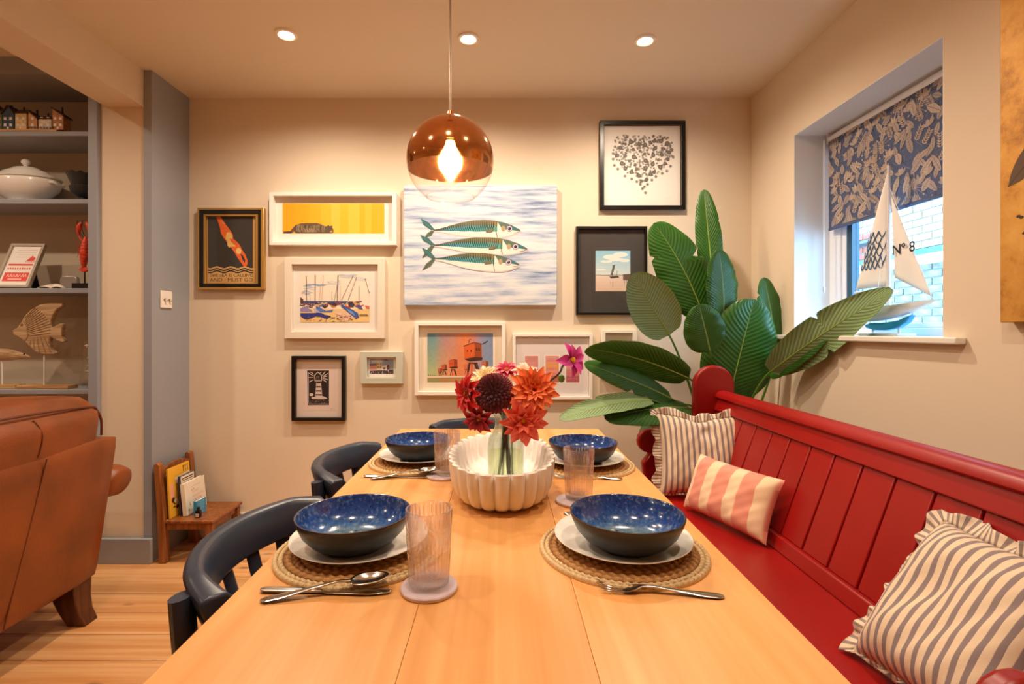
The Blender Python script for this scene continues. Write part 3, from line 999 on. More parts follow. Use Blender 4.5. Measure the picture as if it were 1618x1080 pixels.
# ------------------------------------------------------------------ tableware
k = NT('blue_reactive_glaze')
c = k.coords('Object')
sep = k.n('ShaderNodeSeparateXYZ'); k.l(c, sep.inputs[0])
ln = k.n('ShaderNodeVectorMath', operation='LENGTH')
fl2 = k.n('ShaderNodeVectorMath', operation='MULTIPLY'); fl2.inputs[1].default_value = (1, 1, 0)
k.l(c, fl2.inputs[0]); k.l(fl2.outputs[0], ln.inputs[0])
nz = k.n('ShaderNodeTexNoise', i_Scale=130.0, i_Detail=4.0, i_Roughness=0.6); k.l(c, nz.inputs['Vector'])
nz2 = k.n('ShaderNodeTexNoise', i_Scale=28.0, i_Detail=3.0); k.l(c, nz2.inputs['Vector'])
ad = k.n('ShaderNodeMath', operation='MULTIPLY_ADD'); ad.inputs[1].default_value = 0.018
k.l(nz2.outputs[0], ad.inputs[0]); k.l(ln.outputs['Value'], ad.inputs[2])
mr = k.n('ShaderNodeMapRange'); mr.inputs[1].default_value = 0.04; mr.inputs[2].default_value = 0.112
k.l(ad.outputs[0], mr.inputs[0])
base = k.ramp(mr.outputs[0], [(0.0, (74, 98, 112)), (0.32, (82, 112, 134)), (0.52, (48, 98, 156)), (0.78, (26, 72, 146)), (1.0, (16, 34, 80))])
sp = k.n('ShaderNodeValToRGB'); sp.color_ramp.elements[0].position = 0.53; sp.color_ramp.elements[1].position = 0.68
k.l(nz.outputs[0], sp.inputs[0])
spm = k.n('ShaderNodeMath', operation='MULTIPLY'); spm.inputs[1].default_value = 0.42; k.l(sp.outputs[0], spm.inputs[0])
mx = k.n('ShaderNodeMix', data_type='RGBA'); k.l(spm.outputs[0], mx.inputs['Factor']); k.l(base, mx.inputs[6]); mx.inputs[7].default_value = lin((150, 176, 190))
dk = k.n('ShaderNodeValToRGB'); dk.color_ramp.elements[0].position = 0.30; dk.color_ramp.elements[1].position = 0.42
dk.color_ramp.elements[0].color = (1, 1, 1, 1); dk.color_ramp.elements[1].color = (0, 0, 0, 1)
k.l(nz.outputs[0], dk.inputs[0])
mx2 = k.n('ShaderNodeMix', data_type='RGBA'); k.l(dk.outputs[0], mx2.inputs['Factor']); k.l(mx.outputs[2], mx2.inputs[6]); mx2.inputs[7].default_value = lin((14, 24, 52))
k.l(mx2.outputs[2], k.b.inputs['Base Color'])
k.b.inputs['Roughness'].default_value = 0.14
k.b.inputs['Coat Weight'].default_value = 0.4
M['glaze'] = k.m
M['bowl_out'] = mat('dark_slate_glaze', (44, 52, 62), 0.35, var=0.08, vscale=12)
M['bowl_rim'] = mat('brown_rim_glaze', (52, 34, 28), 0.25)
k = NT('woven_jute')
a_ = k.n('ShaderNodeVertexColor', layer_name='Col'); nz = k.n('ShaderNodeTexNoise', i_Scale=260.0, i_Detail=4.0)
k.l(k.coords('Object'), nz.inputs['Vector'])
hv = k.n('ShaderNodeHueSaturation'); mr = k.n('ShaderNodeMapRange'); mr.inputs[3].default_value = 0.65; mr.inputs[4].default_value = 1.3
k.l(nz.outputs[0], mr.inputs[0]); k.l(mr.outputs[0], hv.inputs['Value']); k.l(a_.outputs[0], hv.inputs['Color']); k.l(hv.outputs[0], k.b.inputs['Base Color'])
k.b.inputs['Roughness'].default_value = 0.85
k.bump(nz.outputs[0], 0.5, 0.001)
M['jute'] = k.m

RM = 0.149
def placemat_bm(r0, r1, pitch, na, c1, c2, z0=0.0):
    bm = bmesh.new()
    cl = bm.loops.layers.float_color.new('Col')
    nr = int(round((r1 - r0) / pitch * 6))
    V = []
    for i in range(nr + 1):
        r = r0 + (r1 - r0) * i / nr
        q = (r - r0) / pitch
        rope = abs(math.sin(PI * q)) ** 0.6
        ringn = int(q - 1e-6)
        row = []
        for j in range(na):
            th = 2 * PI * j / na
            nb = max(8, int(2 * PI * (r0 + (ringn + 0.5) * pitch) / (pitch * 1.35)))
            br = 0.5 + 0.5 * math.sin(th * nb + (q % 1) * 3.2 * (1 if ringn % 2 else -1))
            z = z0 + 0.0035 + 0.0045 * rope * (0.45 + 0.55 * br) if r0 > 0 or r > 0.001 else z0 + 0.005
            row.append((bm.verts.new((r * math.cos(th), r * math.sin(th), z)), rope, br))
        V.append(row)
    for i in range(nr):
        for j in range(na):
            k2 = (j + 1) % na
            f = bm.faces.new((V[i][j][0], V[i][k2][0], V[i + 1][k2][0], V[i + 1][j][0]))
            t = V[i][j][1] * 0.6 + V[i][j][2] * 0.4
            cc_ = lin(tuple(c1[m] + (c2[m] - c1[m]) * t for m in range(3)))
            for lp in f.loops: lp[cl] = cc_
    # flat underside and rim
    bot = [bm.verts.new((r1 * math.cos(2 * PI * j / na), r1 * math.sin(2 * PI * j / na), z0)) for j in range(na)]
    for j in range(na):
        k2 = (j + 1) % na
        f = bm.faces.new((V[nr][j][0], V[nr][k2][0], bot[k2], bot[j]))
        for lp in f.loops: lp[cl] = lin(c2)
    return bm
def make_mat():
    t = empty('woven_placemat', (0, 0, HT), 'x', 'placemat', 'round woven placemats')
    mk('woven_field', placemat_bm(0.01, RM - 0.018, 0.0118, 220, (96, 58, 24), (196, 146, 86)), M['jute'], t, world=False, smooth=0)
    mk('plaited_border', placemat_bm(RM - 0.0179, RM, 0.009, 260, (150, 116, 72), (226, 200, 154)), M['jute'], t, world=False, smooth=0)
    return t
plate_prof = [(0, 0.004), (0.05, 0.004), (0.055, 0.0), (0.06, 0.0), (0.064, 0.0035), (0.085, 0.006), (0.105, 0.011), (0.1225, 0.0165), (0.1233, 0.0178), (0.1225, 0.0188), (0.104, 0.0135), (0.084, 0.0086), (0.066, 0.0066), (0, 0.0062)]
bowl_prof = [(0, 0.003), (0.044, 0.003), (0.047, 0.0), (0.053, 0.0), (0.056, 0.004), (0.074, 0.0135), (0.089, 0.030), (0.0975, 0.048), (0.1005, 0.0578), (0.1003, 0.0595), (0.0985, 0.0598), (0.0970, 0.0582), (0.0935, 0.047), (0.0855, 0.031), (0.070, 0.016), (0.050, 0.0095), (0.02, 0.008), (0, 0.008)]
bowl_mi = [1] * 8 + [2] * 2 + [0] * 7
plate_o = bowl_o = mat_o = None
def setting(xm, ym, xb, yb, which):
    global plate_o, bowl_o, mat_o
    if mat_o is None: mat_o = make_mat(); m_ = mat_o
    else: m_ = copy_tree(mat_o)
    m_.location = (xm, ym, HT + 0.0004)
    m_.rotation_euler = (0, 0, xm * 20)
    m_['label'] = 'round woven jute placemat ' + which
    if plate_o is None:
        plate_o = mk('dinner_plate', lathe(plate_prof, 72), M['white_cer'], smooth=60); p_ = plate_o
    else: p_ = plate_o.copy(); col.objects.link(p_)
    p_.location = ((xm + xb) / 2, (ym + yb) / 2 + 0.018, HT + 0.0085)
    tag(p_, 'white plate under the bowl ' + which, 'plate', 'white dinner plates')
    if bowl_o is None:
        bowl_o = mk('pasta_bowl', lathe(bowl_prof, 72, mis=bowl_mi), [M['glaze'], M['bowl_out'], M['bowl_rim']], smooth=60); b_ = bowl_o
    else: b_ = bowl_o.copy(); col.objects.link(b_)
    b_.location = (xb, yb, HT + 0.0152)
    b_.rotation_euler = (0, 0, yb * 9)
    tag(b_, 'blue glazed bowl with brown rim ' + which, 'bowl', 'blue glazed bowls')
setting(-0.252, 0.919, -0.262, 0.905, 'at the knife and spoon place with bare floor beside')
setting(0.2205, 0.919, 0.2255, 0.905, 'at the place with the fork beside the pink cushion')
setting(-0.247, 1.535, -0.246, 1.525, 'on the chair side near the lighthouse picture')
setting(0.245, 1.50, 0.241, 1.485, 'on the bench side near the leafy plant')

# pressed glass tumblers and coasters
M['tumbler'] = thin_glass('pressed_glass', (0.985, 0.96, 0.965), refr=0.3, rough=0.0)
M['coaster'] = mat('mauve_resin_coaster', (206, 188, 196), 0.25, coat=0.2)
def tumbler_bm():
    NS = 300
    prof = []
    for i in range(41):
        z = 0.003 + i / 40 * 0.113
        prof.append((0.0305 + 0.0055 * (i / 40), z))
    inner = [(r - 0.0028, z) for r, z in prof[::-1] if z > 0.014]
    full = [(0.0, 0.0), (0.027, 0.0)] + prof + inner + [(0.0, 0.013)]
    def rf(th, r, z, i):
        if i <= 1 or i >= 2 + len(prof): return r, z
        q = z / 0.116
        if q < 0.42 or 0.80 < q < 0.96:       # vertical ribs
            return r + 0.0016 * (abs(math.cos(th * 15)) - 0.5), z
        if 0.45 < q < 0.78:                   # sun medallions
            seg = (th * 4 / (2 * PI)) % 1 - 0.5
            d = math.hypot(seg * 2 * PI * r / 4, z - 0.615 * 0.116)
            return r + (0.0012 * (0.5 + 0.5 * math.cos(d * 1500)) if d < 0.019 else 0.0005 * math.cos(th * 30) * math.cos(z * 1400)), z
        if 0.42 <= q <= 0.45 or 0.78 <= q <= 0.8: return r + 0.001, z
        return r, z
    return lathe(full, NS, rfun=rf)
tum = None
for x, y, cx, cy_, w_ in ((-0.111, 0.785, -0.110, 0.780, 'beside the knife and spoon at the near place'),
                     (0.183, 1.185, 0.172, 1.175, 'between the white fluted bowl and the bench-side places'),
                     (-0.147, 1.385, -0.158, 1.380, 'between fluted bowl and chair by the lighthouse picture')):
    c_ = mk('coaster', lathe([(0, 0), (0.043, 0), (0.044, 0.002), (0.044, 0.005), (0.0425, 0.0065), (0, 0.0065)], 48), M['coaster'])
    c_.location = (cx, cy_, HT + 0.0003)
    tag(c_, 'round pale mauve coaster under the tumbler ' + w_, 'coaster', 'mauve coasters')
    if tum is None:
        tum = mk('glass_tumbler', tumbler_bm(), M['tumbler'], smooth=60); g_ = tum
    else: g_ = tum.copy(); col.objects.link(g_)
    g_.location = (x, y, HT + 0.0072)
    tag(g_, 'ribbed pressed-glass tumbler on its coaster ' + w_, 'glass', 'pressed glass tumblers')

# cutlery
def strip(pts, n=20, seg=12):
    """pts: (x, half width, half thickness, z)"""
    xs = [p[0] for p in pts]
    out, rad = [], []
    for i in range(n * 2 + 1):
        x = xs[0] + (xs[-1] - xs[0]) * i / (n * 2)
        out.append((x, 0, interp(xs, [p[3] for p in pts], x)))
        rad.append((interp(xs, [p[1] for p in pts], x), interp(xs, [p[2] for p in pts], x)))
    return tube(out, rad, seg, up=(0, 0, 1))
def place(t, x, y, rz, z=HT):
    t.location = (x, y, z); t.rotation_euler = (0, 0, rz)
def fork(label, x, y, rz, z=HT):
    t = empty('fork', (0, 0, 0), label, 'fork', 'steel cutlery')
    mk('handle', strip([(0, 0.003, 0.0015, 0.002), (0.006, 0.0085, 0.002, 0.002), (0.03, 0.0085, 0.002, 0.003), (0.07, 0.004, 0.002, 0.006), (0.105, 0.003, 0.002, 0.010), (0.120, 0.0045, 0.0016, 0.010), (0.130, 0.010, 0.0012, 0.007), (0.142, 0.0115, 0.001, 0.0045), (0.148, 0.0118, 0.001, 0.004)]), M['steel'], t, world=False, smooth=60)
    for i in range(4):
        o_ = -0.0098 + i * 0.00653
        mk('tine', tube([(0.146, o_, 0.0042), (0.160, o_, 0.0032), (0.175, o_, 0.0055), (0.186, o_ * 0.96, 0.011)], [(0.0019, 0.001), (0.0017, 0.001), (0.0014, 0.0009), (0.0006, 0.0006)], 8, up=(0, 0, 1)), M['steel'], t, world=False, smooth=60)
    place(t, x, y, rz, z); return t
def spoon(label, x, y, rz, z=HT, pitch=0.0):
    t = empty('spoon', (0, 0, 0), label, 'spoon', 'steel cutlery')
    mk('handle', strip([(0, 0.003, 0.0015, 0.002), (0.006, 0.0085, 0.002, 0.002), (0.03, 0.0085, 0.002, 0.003), (0.07, 0.004, 0.002, 0.007), (0.11, 0.003, 0.002, 0.011), (0.128, 0.004, 0.0016, 0.010)]), M['steel'], t, world=False, smooth=60)
    def fn(u, v):
        a = 2 * PI * u; r = v
        w = 0.019 * (1 + 0.12 * math.cos(a))
        px = 0.1555 + 0.0295 * r * math.cos(a + PI) ; py = w * r * math.sin(a + PI)
        return Vector((px, py, 0.0015 + 0.0085 * r ** 2.2))
    b_ = mk('spoon_bowl', grid(fn, 32, 10, closeu=True), M['steel'], t, world=False, smooth=80)
    solid(b_, 0.0011, 1)
    place(t, x, y, rz, z); t.rotation_euler = (0, -pitch, rz); return t
def knife(label, x, y, rz, z=HT):
    t = empty('knife', (0, 0, 0), label, 'knife', 'steel cutlery')
    mk('handle', strip([(0, 0.003, 0.002, 0.0035), (0.004, 0.0075, 0.003, 0.0035), (0.04, 0.008, 0.0032, 0.0035), (0.085, 0.006, 0.003, 0.0035), (0.095, 0.005, 0.0022, 0.0035)]), M['steel'], t, world=False, smooth=60)
    mk('blade', prism([(0.094, -0.0045), (0.104, -0.0085), (0.17, -0.0095), (0.195, -0.004), (0.202, 0.004), (0.196, 0.0055), (0.104, 0.0055), (0.094, 0.0045)], 0.0027, 0.0041, 'XY'), M['steel'], t, world=False, bevel=0.0004)
    place(t, x, y, rz, z); return t
knife('steel table knife lying flat behind the spoon at the near chair-side place', -0.366, 0.773, R(-2))
spoon('steel spoon resting over the knife at the near chair-side place', -0.352, 0.742, R(13), HT + 0.001, R(3.4))
fork('steel fork with its tines on the placemat beside the bench edge', 0.333, 0.755, R(172.5), HT)
spoon('steel dessert spoon laid behind the plate next to the fluted bowl', 0.137, 1.098, R(4))
knife('steel table knife at the far chair-side place by the lighthouse wall', -0.372, 1.377, R(-2))
spoon('steel spoon at the far chair-side place crossing its knife', -0.348, 1.352, R(13), HT + 0.001, R(3.4))
fork('steel fork at the far bench-side place by the leafy plant', 0.325, 1.352, R(174))

# white fluted centrepiece bowl
fb_c = Vector((0.0, 1.28, HT))
NF = 30
def fluted():
    HX, HY, EX = 0.124, 0.218, 2.3
    dense = []
    for i in range(2000):
        t = 2 * PI * i / 2000
        c, s = math.cos(t), math.sin(t)
        dense.append((HX * math.copysign(abs(c) ** (2 / EX), c), HY * math.copysign(abs(s) ** (2 / EX), s)))
    L = [0.0]
    for a, b in zip(dense, dense[1:] + dense[:1]): L.append(L[-1] + math.hypot(b[0] - a[0], b[1] - a[1]))
    NS = NF * 12
    pts = []
    j = 0
    for i in range(NS):
        d = L[-1] * i / NS
        while L[j + 1] < d: j += 1
        f = (d - L[j]) / (L[j + 1] - L[j])
        a, b = dense[j % 2000], dense[(j + 1) % 2000]
        pts.append((a[0] + (b[0] - a[0]) * f, a[1] + (b[1] - a[1]) * f))
    prof = [(0.72, 0.0, 0.4), (0.80, 0.003, 0.6), (0.89, 0.014, 0.9), (0.95, 0.032, 1), (0.985, 0.054, 1), (1.0, 0.076, 1), (1.01, 0.092, 1.05), (0.985, 0.094, 1.05), (0.955, 0.090, 0.9), (0.91, 0.06, 0.8), (0.84, 0.036, 0.7), (0.70, 0.018, 0.45), (0.5, 0.012, 0.2), (0.2, 0.011, 0.0)]
    bm = bmesh.new()
    rings = []
    for s, z, fa in prof:
        ring = []
        for i, (x, y) in enumerate(pts):
            ph = (i % 12) / 12
            lobe = abs(math.sin(PI * ph)) ** 0.7          # rounded ribs, sharp valleys
            g = 1 + fa * 0.12 * (lobe - 0.6)
            tw = 0.0
            ring.append(bm.verts.new((x * s * g, y * (s if s > 0.5 else s) * (1 + (g - 1) * 0.62), z + (0.004 * fa * (lobe - 0.5) if z > 0.08 else 0))))
        rings.append(ring)
    for a, b in zip(rings, rings[1:]):
        for i in range(NS):
            k2 = (i + 1) % NS
            bm.faces.new((a[i], a[k2], b[k2], b[i]))
    bm.faces.new(rings[0][::-1]); bm.faces.new(rings[-1])
    return bm
fo = mk('fluted_bowl', fluted(), M['matt_white'], smooth=50)
fo.location = fb_c + Vector((0.003, 0, 0.0004))
tag(fo, 'large matt white fluted oval bowl in the middle of the table', 'bowl')

# glass vase with water
vz = HT + 0.0122
vs_o = empty('glass_vase', (0.013, 1.262, vz), 'clear glass bottle vase holding dahlias inside the fluted bowl', 'vase')
M['vase_glass'] = thin_glass('vase_glass', (0.93, 0.97, 0.95), refr=0.25, rough=0.01)
vp = [(0, 0.0), (0.040, 0.0), (0.0445, 0.006), (0.0455, 0.03), (0.0455, 0.10), (0.043, 0.118), (0.034, 0.134), (0.0275, 0.146), (0.027, 0.170), (0.031, 0.176), (0.031, 0.180), (0.0285, 0.181), (0.0245, 0.172), (0.0248, 0.147), (0.031, 0.133), (0.0405, 0.116), (0.043, 0.10), (0.043, 0.03), (0.041, 0.008), (0, 0.006)]
mk('vase_body', lathe(vp, 48), M['vase_glass'], vs_o, world=False, smooth=60)
M['water'] = thin_glass('cloudy_water', (0.93, 0.94, 0.78), refr=0.12, gloss=0.4)
mk('water', lathe([(0, 0.0065), (0.0405, 0.0085), (0.0425, 0.03), (0.0425, 0.085), (0, 0.085)], 40), M['water'], vs_o, world=False, smooth=60)

# dahlias
def petal_mesh(name, wid, m, cup=0.25, point=1.0):
    def fn(u, v):
        a = 2 * u - 1
        w = wid * (math.sin(PI * min(1, v * 0.94 + 0.03)) ** (0.75)) * (1 - 0.35 * point * max(0, v - 0.6) / 0.4)
        return Vector((v, a * w / 2, cup * (a * a) * w * 0.9 + 0.10 * math.sin(v * PI) - 0.06 * v * v))
    bm = grid(fn, 4, 7)
    me_o = mk(name, bm, m, None, smooth=80)
    me = me_o.data
    bpy.data.objects.remove(me_o)
    return me
def petal_mat(name, a, b):
    k = NT(name)
    tc = k.n('ShaderNodeTexCoord'); sp_ = k.n('ShaderNodeSeparateXYZ'); k.l(tc.outputs['Object'], sp_.inputs[0])
    k.l(k.ramp(sp_.outputs[0], [(0.1, a), (0.9, b)]), k.b.inputs['Base Color'])
    k.b.inputs['Roughness'].default_value = 0.55
    k.b.inputs['Sheen Weight'].default_value = 0.15
    k.b.inputs['Subsurface Weight'].default_value = 0.0
    return k.m
PM = {
    'orange': petal_mat('orange_petal', (236, 70, 40), (250, 132, 66)),
    'coral': petal_mat('coral_petal', (224, 50, 40), (246, 112, 84)),
    'red': petal_mat('red_petal', (200, 14, 28), (224, 32, 40)),
    'crimson': petal_mat('crimson_petal', (120, 4, 22), (190, 10, 36)),
    'ball': petal_mat('dark_ball_petal', (52, 4, 14), (150, 8, 34)),
    'cream': petal_mat('cream_petal', (246, 214, 130), (250, 232, 190)),
    'pink': petal_mat('pink_petal', (206, 20, 70), (232, 70, 110)),
    'peach': petal_mat('peach_petal', (250, 190, 150), (252, 224, 204)),
    'magenta': petal_mat('magenta_petal', (196, 30, 150), (240, 90, 190)),
}
M['stem'] = mat('flower_stem', (86, 128, 48), 0.5)
M['stem_dark'] = mat('dark_flower_stem', (66, 50, 34), 0.5)
M['disc'] = mat('yellow_disc', (238, 178, 40), 0.8, bump=0.8, bscale=500)
M['disc_dark'] = mat('amber_disc', (186, 96, 30), 0.8, bump=0.8, bscale=500)
PME = {}
def flower(kind, label, pos, face, rad, layers, disc=None, disc_r=0.008, wid=0.42, stem=None, stem_m=None, cup=0.25):
    face = Vector(face).normalized()
    q = face.to_track_quat('Z', 'Y')
    t = empty('dahlia', pos, label, 'flower', 'cut dahlias in the vase')
    t.rotation_euler = q.to_euler()
    if (kind, wid) not in PME: PME[(kind, wid)] = petal_mesh('petal_' + kind, wid, PM[kind], cup)
    me = PME[(kind, wid)]
    for n, tilt, ln_, z in layers:
        ph0 = rnd.uniform(0, 1)
        for i in range(n):
            ph = 2 * PI * (i + ph0) / n + rnd.uniform(-.1, .1)
            tl = R(tilt) + rnd.uniform(-.1, .1)
            o_ = mk('petal', None, None, t, mesh=me)
            o_.rotation_euler = Matrix.Rotation(ph, 3, 'Z').to_euler() if False else (Matrix.Rotation(ph, 3, 'Z') @ Matrix.Rotation(-tl, 3, 'Y')).to_euler()
            s_ = rad * ln_ * rnd.uniform(0.9, 1.08)
            o_.scale = (s_, s_, s_)
            o_.location = (0.003 * math.cos(ph), 0.003 * math.sin(ph), z * rad)
    if disc:
        mk('flower_disc', lathe([(0, disc_r * 0.55), (disc_r * .5, disc_r * .5), (disc_r * .9, disc_r * .25), (disc_r, 0), (disc_r * .7, -disc_r * .4), (0, -disc_r * .5)], 16, c=(0, 0, rad * 0.16)), M[disc], t, world=False)
    p0 = Vector(pos) - face * rad * 0.1
    if stem:
        pts = catmull([p0, p0 - face * rad * 0.45 + Vector((0, 0, -0.012))] + [Vector(s_) for s_ in stem], 6)
        mk('stem', tube(pts, 0.0028, 8), M[stem_m or 'stem'], t)
    return t
VXc, VYc = 0.013, 1.262
def st(dx, dy, bx, by, zt=0.945, zb=0.775):
    return [(VXc + dx, VYc + dy, zt), (VXc + bx, VYc + by, zb)]
D1 = [(13, 12, 1.0, 0.0), (12, 30, 0.9, 0.05), (10, 48, 0.7, 0.10), (7, 66, 0.42, 0.14)]
flower('orange', 'large orange dahlia with open petals, highest on the bench side', P(842, 616, 1.185), (0.12, -0.95, 0.18), 0.058, D1, 'disc_dark', 0.007, 0.44, st(0.012, -0.006, -0.02, 0.01))
flower('coral', 'coral pink dahlia drooping over the vase rim', P(826, 663, 1.165), (0.12, -0.82, -0.1), 0.056, [(11, 8, 1.0, 0), (9, 28, 0.85, 0.04), (7, 50, 0.55, 0.1)], 'disc', 0.007, 0.46, st(0.016, -0.012, 0.016, -0.01))
flower('red', 'bright red dahlia turned sideways with a yellow centre', P(742, 622, 1.20), (-0.78, -0.52, 0.05), 0.052, [(11, 5, 1.0, 0), (10, 24, 0.85, 0.05), (7, 45, 0.55, 0.1)], 'disc', 0.010, 0.46, st(-0.014, -0.004, 0.02, 0.0), 'stem_dark')
flower('crimson', 'small crimson dahlia hanging low beside the vase neck', P(757, 661, 1.185), (-0.25, -0.9, -0.3), 0.036, [(9, 10, 1.0, 0), (8, 34, 0.75, 0.06)], 'disc_dark', 0.005, 0.5, st(-0.013, -0.010, 0.012, -0.02), 'stem_dark')
flower('cream', 'pale cream dahlia half hidden behind the dark ball dahlia', P(768, 600, 1.265), (-0.15, -0.6, 0.75), 0.040, [(14, 20, 1.0, 0), (12, 45, 0.8, 0.06), (8, 65, 0.55, 0.1)], None, 0, 0.36, st(-0.006, 0.006, -0.02, -0.015))
flower('pink', 'raspberry pink dahlia peeping over the back of the bunch', P(800, 586, 1.26), (0.0, -0.55, 0.8), 0.032, [(10, 8, 1.0, 0), (8, 30, 0.8, 0.05)], 'disc_dark', 0.007, 0.44, st(0.0, 0.008, -0.008, 0.02))
flower('peach', 'pale peach dahlia behind the large orange one', P(830, 590, 1.255), (0.2, -0.3, 0.9), 0.036, [(11, 15, 1.0, 0), (9, 40, 0.8, 0.05)], None, 0, 0.42, st(0.008, 0.010, 0.01, 0.02))
mg = flower('magenta', 'magenta pink dahlia on a long stem leaning towards the plant', P(902, 569, 1.22), (0.62, -0.62, 0.12), 0.046, [(5, 4, 1.0, 0), (4, 22, 0.82, 0.04)], 'disc', 0.008, 0.55, [tuple(P(880, 593, 1.23)), (VXc + 0.06, 1.25, 0.99), (VXc + 0.016, VYc, 0.945), (VXc - 0.02, VYc - 0.01, 0.78)], 'stem_dark')
bud = lathe([(0, -0.010), (0.006, -0.007), (0.0085, 0.0), (0.006, 0.008), (0, 0.011)], 14, c=tuple(P(887, 598, 1.225)))
mk('bud', bud, M['stem'], mg)
# ball dahlia, hundreds of tiny petals: one part
t = empty('dahlia', P(781, 621, 1.19), 'dark maroon ball dahlia packed with tiny petals', 'flower', 'cut dahlias in the vase')
t.rotation_euler = Vector((-0.15, -0.95, 0.15)).normalized().to_track_quat('Z', 'Y').to_euler()
bm = bmesh.new()
cl = bm.loops.layers.float_color.new('Col')
NP = 260; rb = 0.047
for i in range(NP):
    zc = 1 - 1.75 * (i + 0.5) / NP
    ph = i * 2.399963
    rr = math.sqrt(max(0, 1 - zc * zc))
    n = Vector((rr * math.cos(ph), rr * math.sin(ph), zc))
    s_ = n.orthogonal().normalized() if abs(n.z) > 0.999 else Vector((0, 0, 1)).cross(n).normalized()
    u_ = n.cross(s_)
    L = 0.010 + 0.004 * (1 - zc) / 1.75
    w = 0.0042 + 0.002 * (1 - zc) / 1.75
    b0 = n * (rb - 0.012)
    tip = n * rb + (-u_ if True else u_) * L * 0.25
    mid = n * (rb - 0.004)
    vv = [bm.verts.new(p) for p in (b0 - u_ * w * .2, mid + s_ * w - u_ * .0, tip + s_ * w * .5, tip + n * 0.002, tip - s_ * w * .5, mid - s_ * w, mid + u_ * w * 0.9 - n * 0.004)]
    tcol = (1 - zc) / 1.75
    cc_ = lin((70 + 110 * tcol, 6 + 10 * tcol, 20 + 26 * tcol))
    for f in (bm.faces.new((vv[0], vv[1], vv[2], vv[3])), bm.faces.new((vv[0], vv[3], vv[4], vv[5])), bm.faces.new((vv[6], vv[1], vv[2], vv[3])), bm.faces.new((vv[6], vv[3], vv[4], vv[5]))):
        for lp in f.loops: lp[cl] = cc_
o_ = mk('petal_ball', bm, vcol_mat('ball_petals', 0.6), t, world=False, smooth=0); o_['kind'] = 'stuff'
mk('flower_core', lathe([(0, -0.036), (0.026, -0.024), (0.036, 0.0), (0.026, 0.026), (0, 0.037)], 20), mat('ball_core', (60, 4, 14), 0.7), t, world=False)
mk('stem', tube(catmull([P(781, 625, 1.2), (VXc - 0.006, VYc - 0.03, 0.965), (VXc - 0.004, VYc - 0.006, 0.94), (VXc + 0.006, VYc + 0.02, 0.775)], 6), 0.003, 8), M['stem'], t)

# ------------------------------------------------------------------ pendant
pc = P(711.5, 254, 1.44)
pr = 0.1235
pt_ = empty('pendant_lamp', (pc.x, pc.y, ZC), 'copper and clear glass globe pendant lamp hanging over the table', 'lamp')
def sphere_prof(a0, a1, n, r, dz=0):
    return [(r * math.cos(a0 + (a1 - a0) * i / n), r * math.sin(a0 + (a1 - a0) * i / n) + dz) for i in range(n + 1)]
cutz = math.asin(-0.026 / pr)
k = NT('copper_coated_glass')
k.b.inputs['Base Color'].default_value = lin((226, 164, 112)); k.b.inputs['Metallic'].default_value = 1.0; k.b.inputs['Roughness'].default_value = 0.09
tr = k.n('ShaderNodeBsdfTransparent'); tr.inputs[0].default_value = (1.0, 0.72, 0.42, 1)
mx = k.n('ShaderNodeMixShader'); mx.inputs[0].default_value = 0.86
k.l(tr.outputs[0], mx.inputs[1]); k.l(k.b.outputs[0], mx.inputs[2]); k.l(mx.outputs[0], k.out.inputs[0])
M['copper_glass'] = k.m
gl_o = mk('copper_globe', lathe(sphere_prof(cutz, R(86), 30, pr), 64, c=tuple(pc)), M['copper_glass'], pt_, smooth=80)
M['clear'] = thin_glass('clear_globe_glass', (0.99, 0.97, 0.95), gloss=0.9)
mk('clear_globe', lathe(sphere_prof(R(-57), cutz, 18, pr), 64, c=tuple(pc)), M['clear'], pt_, smooth=80)
zb = pr * math.sin(R(-57)); rbm = pr * math.cos(R(-57))
mk('globe_lip', lathe([(rbm + 0.002 * math.cos(a), zb + 0.002 * math.sin(a)) for a in [2 * PI * i / 8 for i in range(8)]], 64, c=tuple(pc), close=True), M['clear'], pt_, smooth=80)
mk('cap', lathe([(0, pr + 0.018), (0.006, pr + 0.018), (0.008, pr + 0.008), (0.020, pr + 0.004), (0.024, pr - 0.003), (0, pr - 0.004)], 32, c=tuple(pc)), M['copper'], pt_)
mk('lamp_holder', lathe([(0, pr - 0.004), (0.016, pr - 0.004), (0.018, pr - 0.05), (0.015, pr - 0.062), (0, pr - 0.062)], 24, c=tuple(pc)), M['copper'], pt_)
M['bulb'] = emit('glowing_bulb', (1.0, 0.70, 0.36), PEND_E)
mk('bulb', lathe([(0.0, 0.061), (0.012, 0.060), (0.016, 0.045), (0.028, 0.022), (0.034, 0.0), (0.031, -0.018), (0.02, -0.031), (0, -0.036)], 28, c=(pc.x, pc.y, pc.z - 0.004)), M['bulb'], pt_)
M['cord'] = mat('silver_cord', (150, 128, 104), 0.4, 0.5)
mk('cord', tube([(pc.x, pc.y, pc.z + pr + 0.017), (pc.x, pc.y, ZC - 0.02)], 0.0028, 8), M['cord'], pt_)
mk('ceiling_rose', lathe([(0, 0), (0.05, 0), (0.048, -0.012), (0.02, -0.026), (0, -0.026)], 32, c=(pc.x, pc.y, ZC)), M['copper'], pt_)
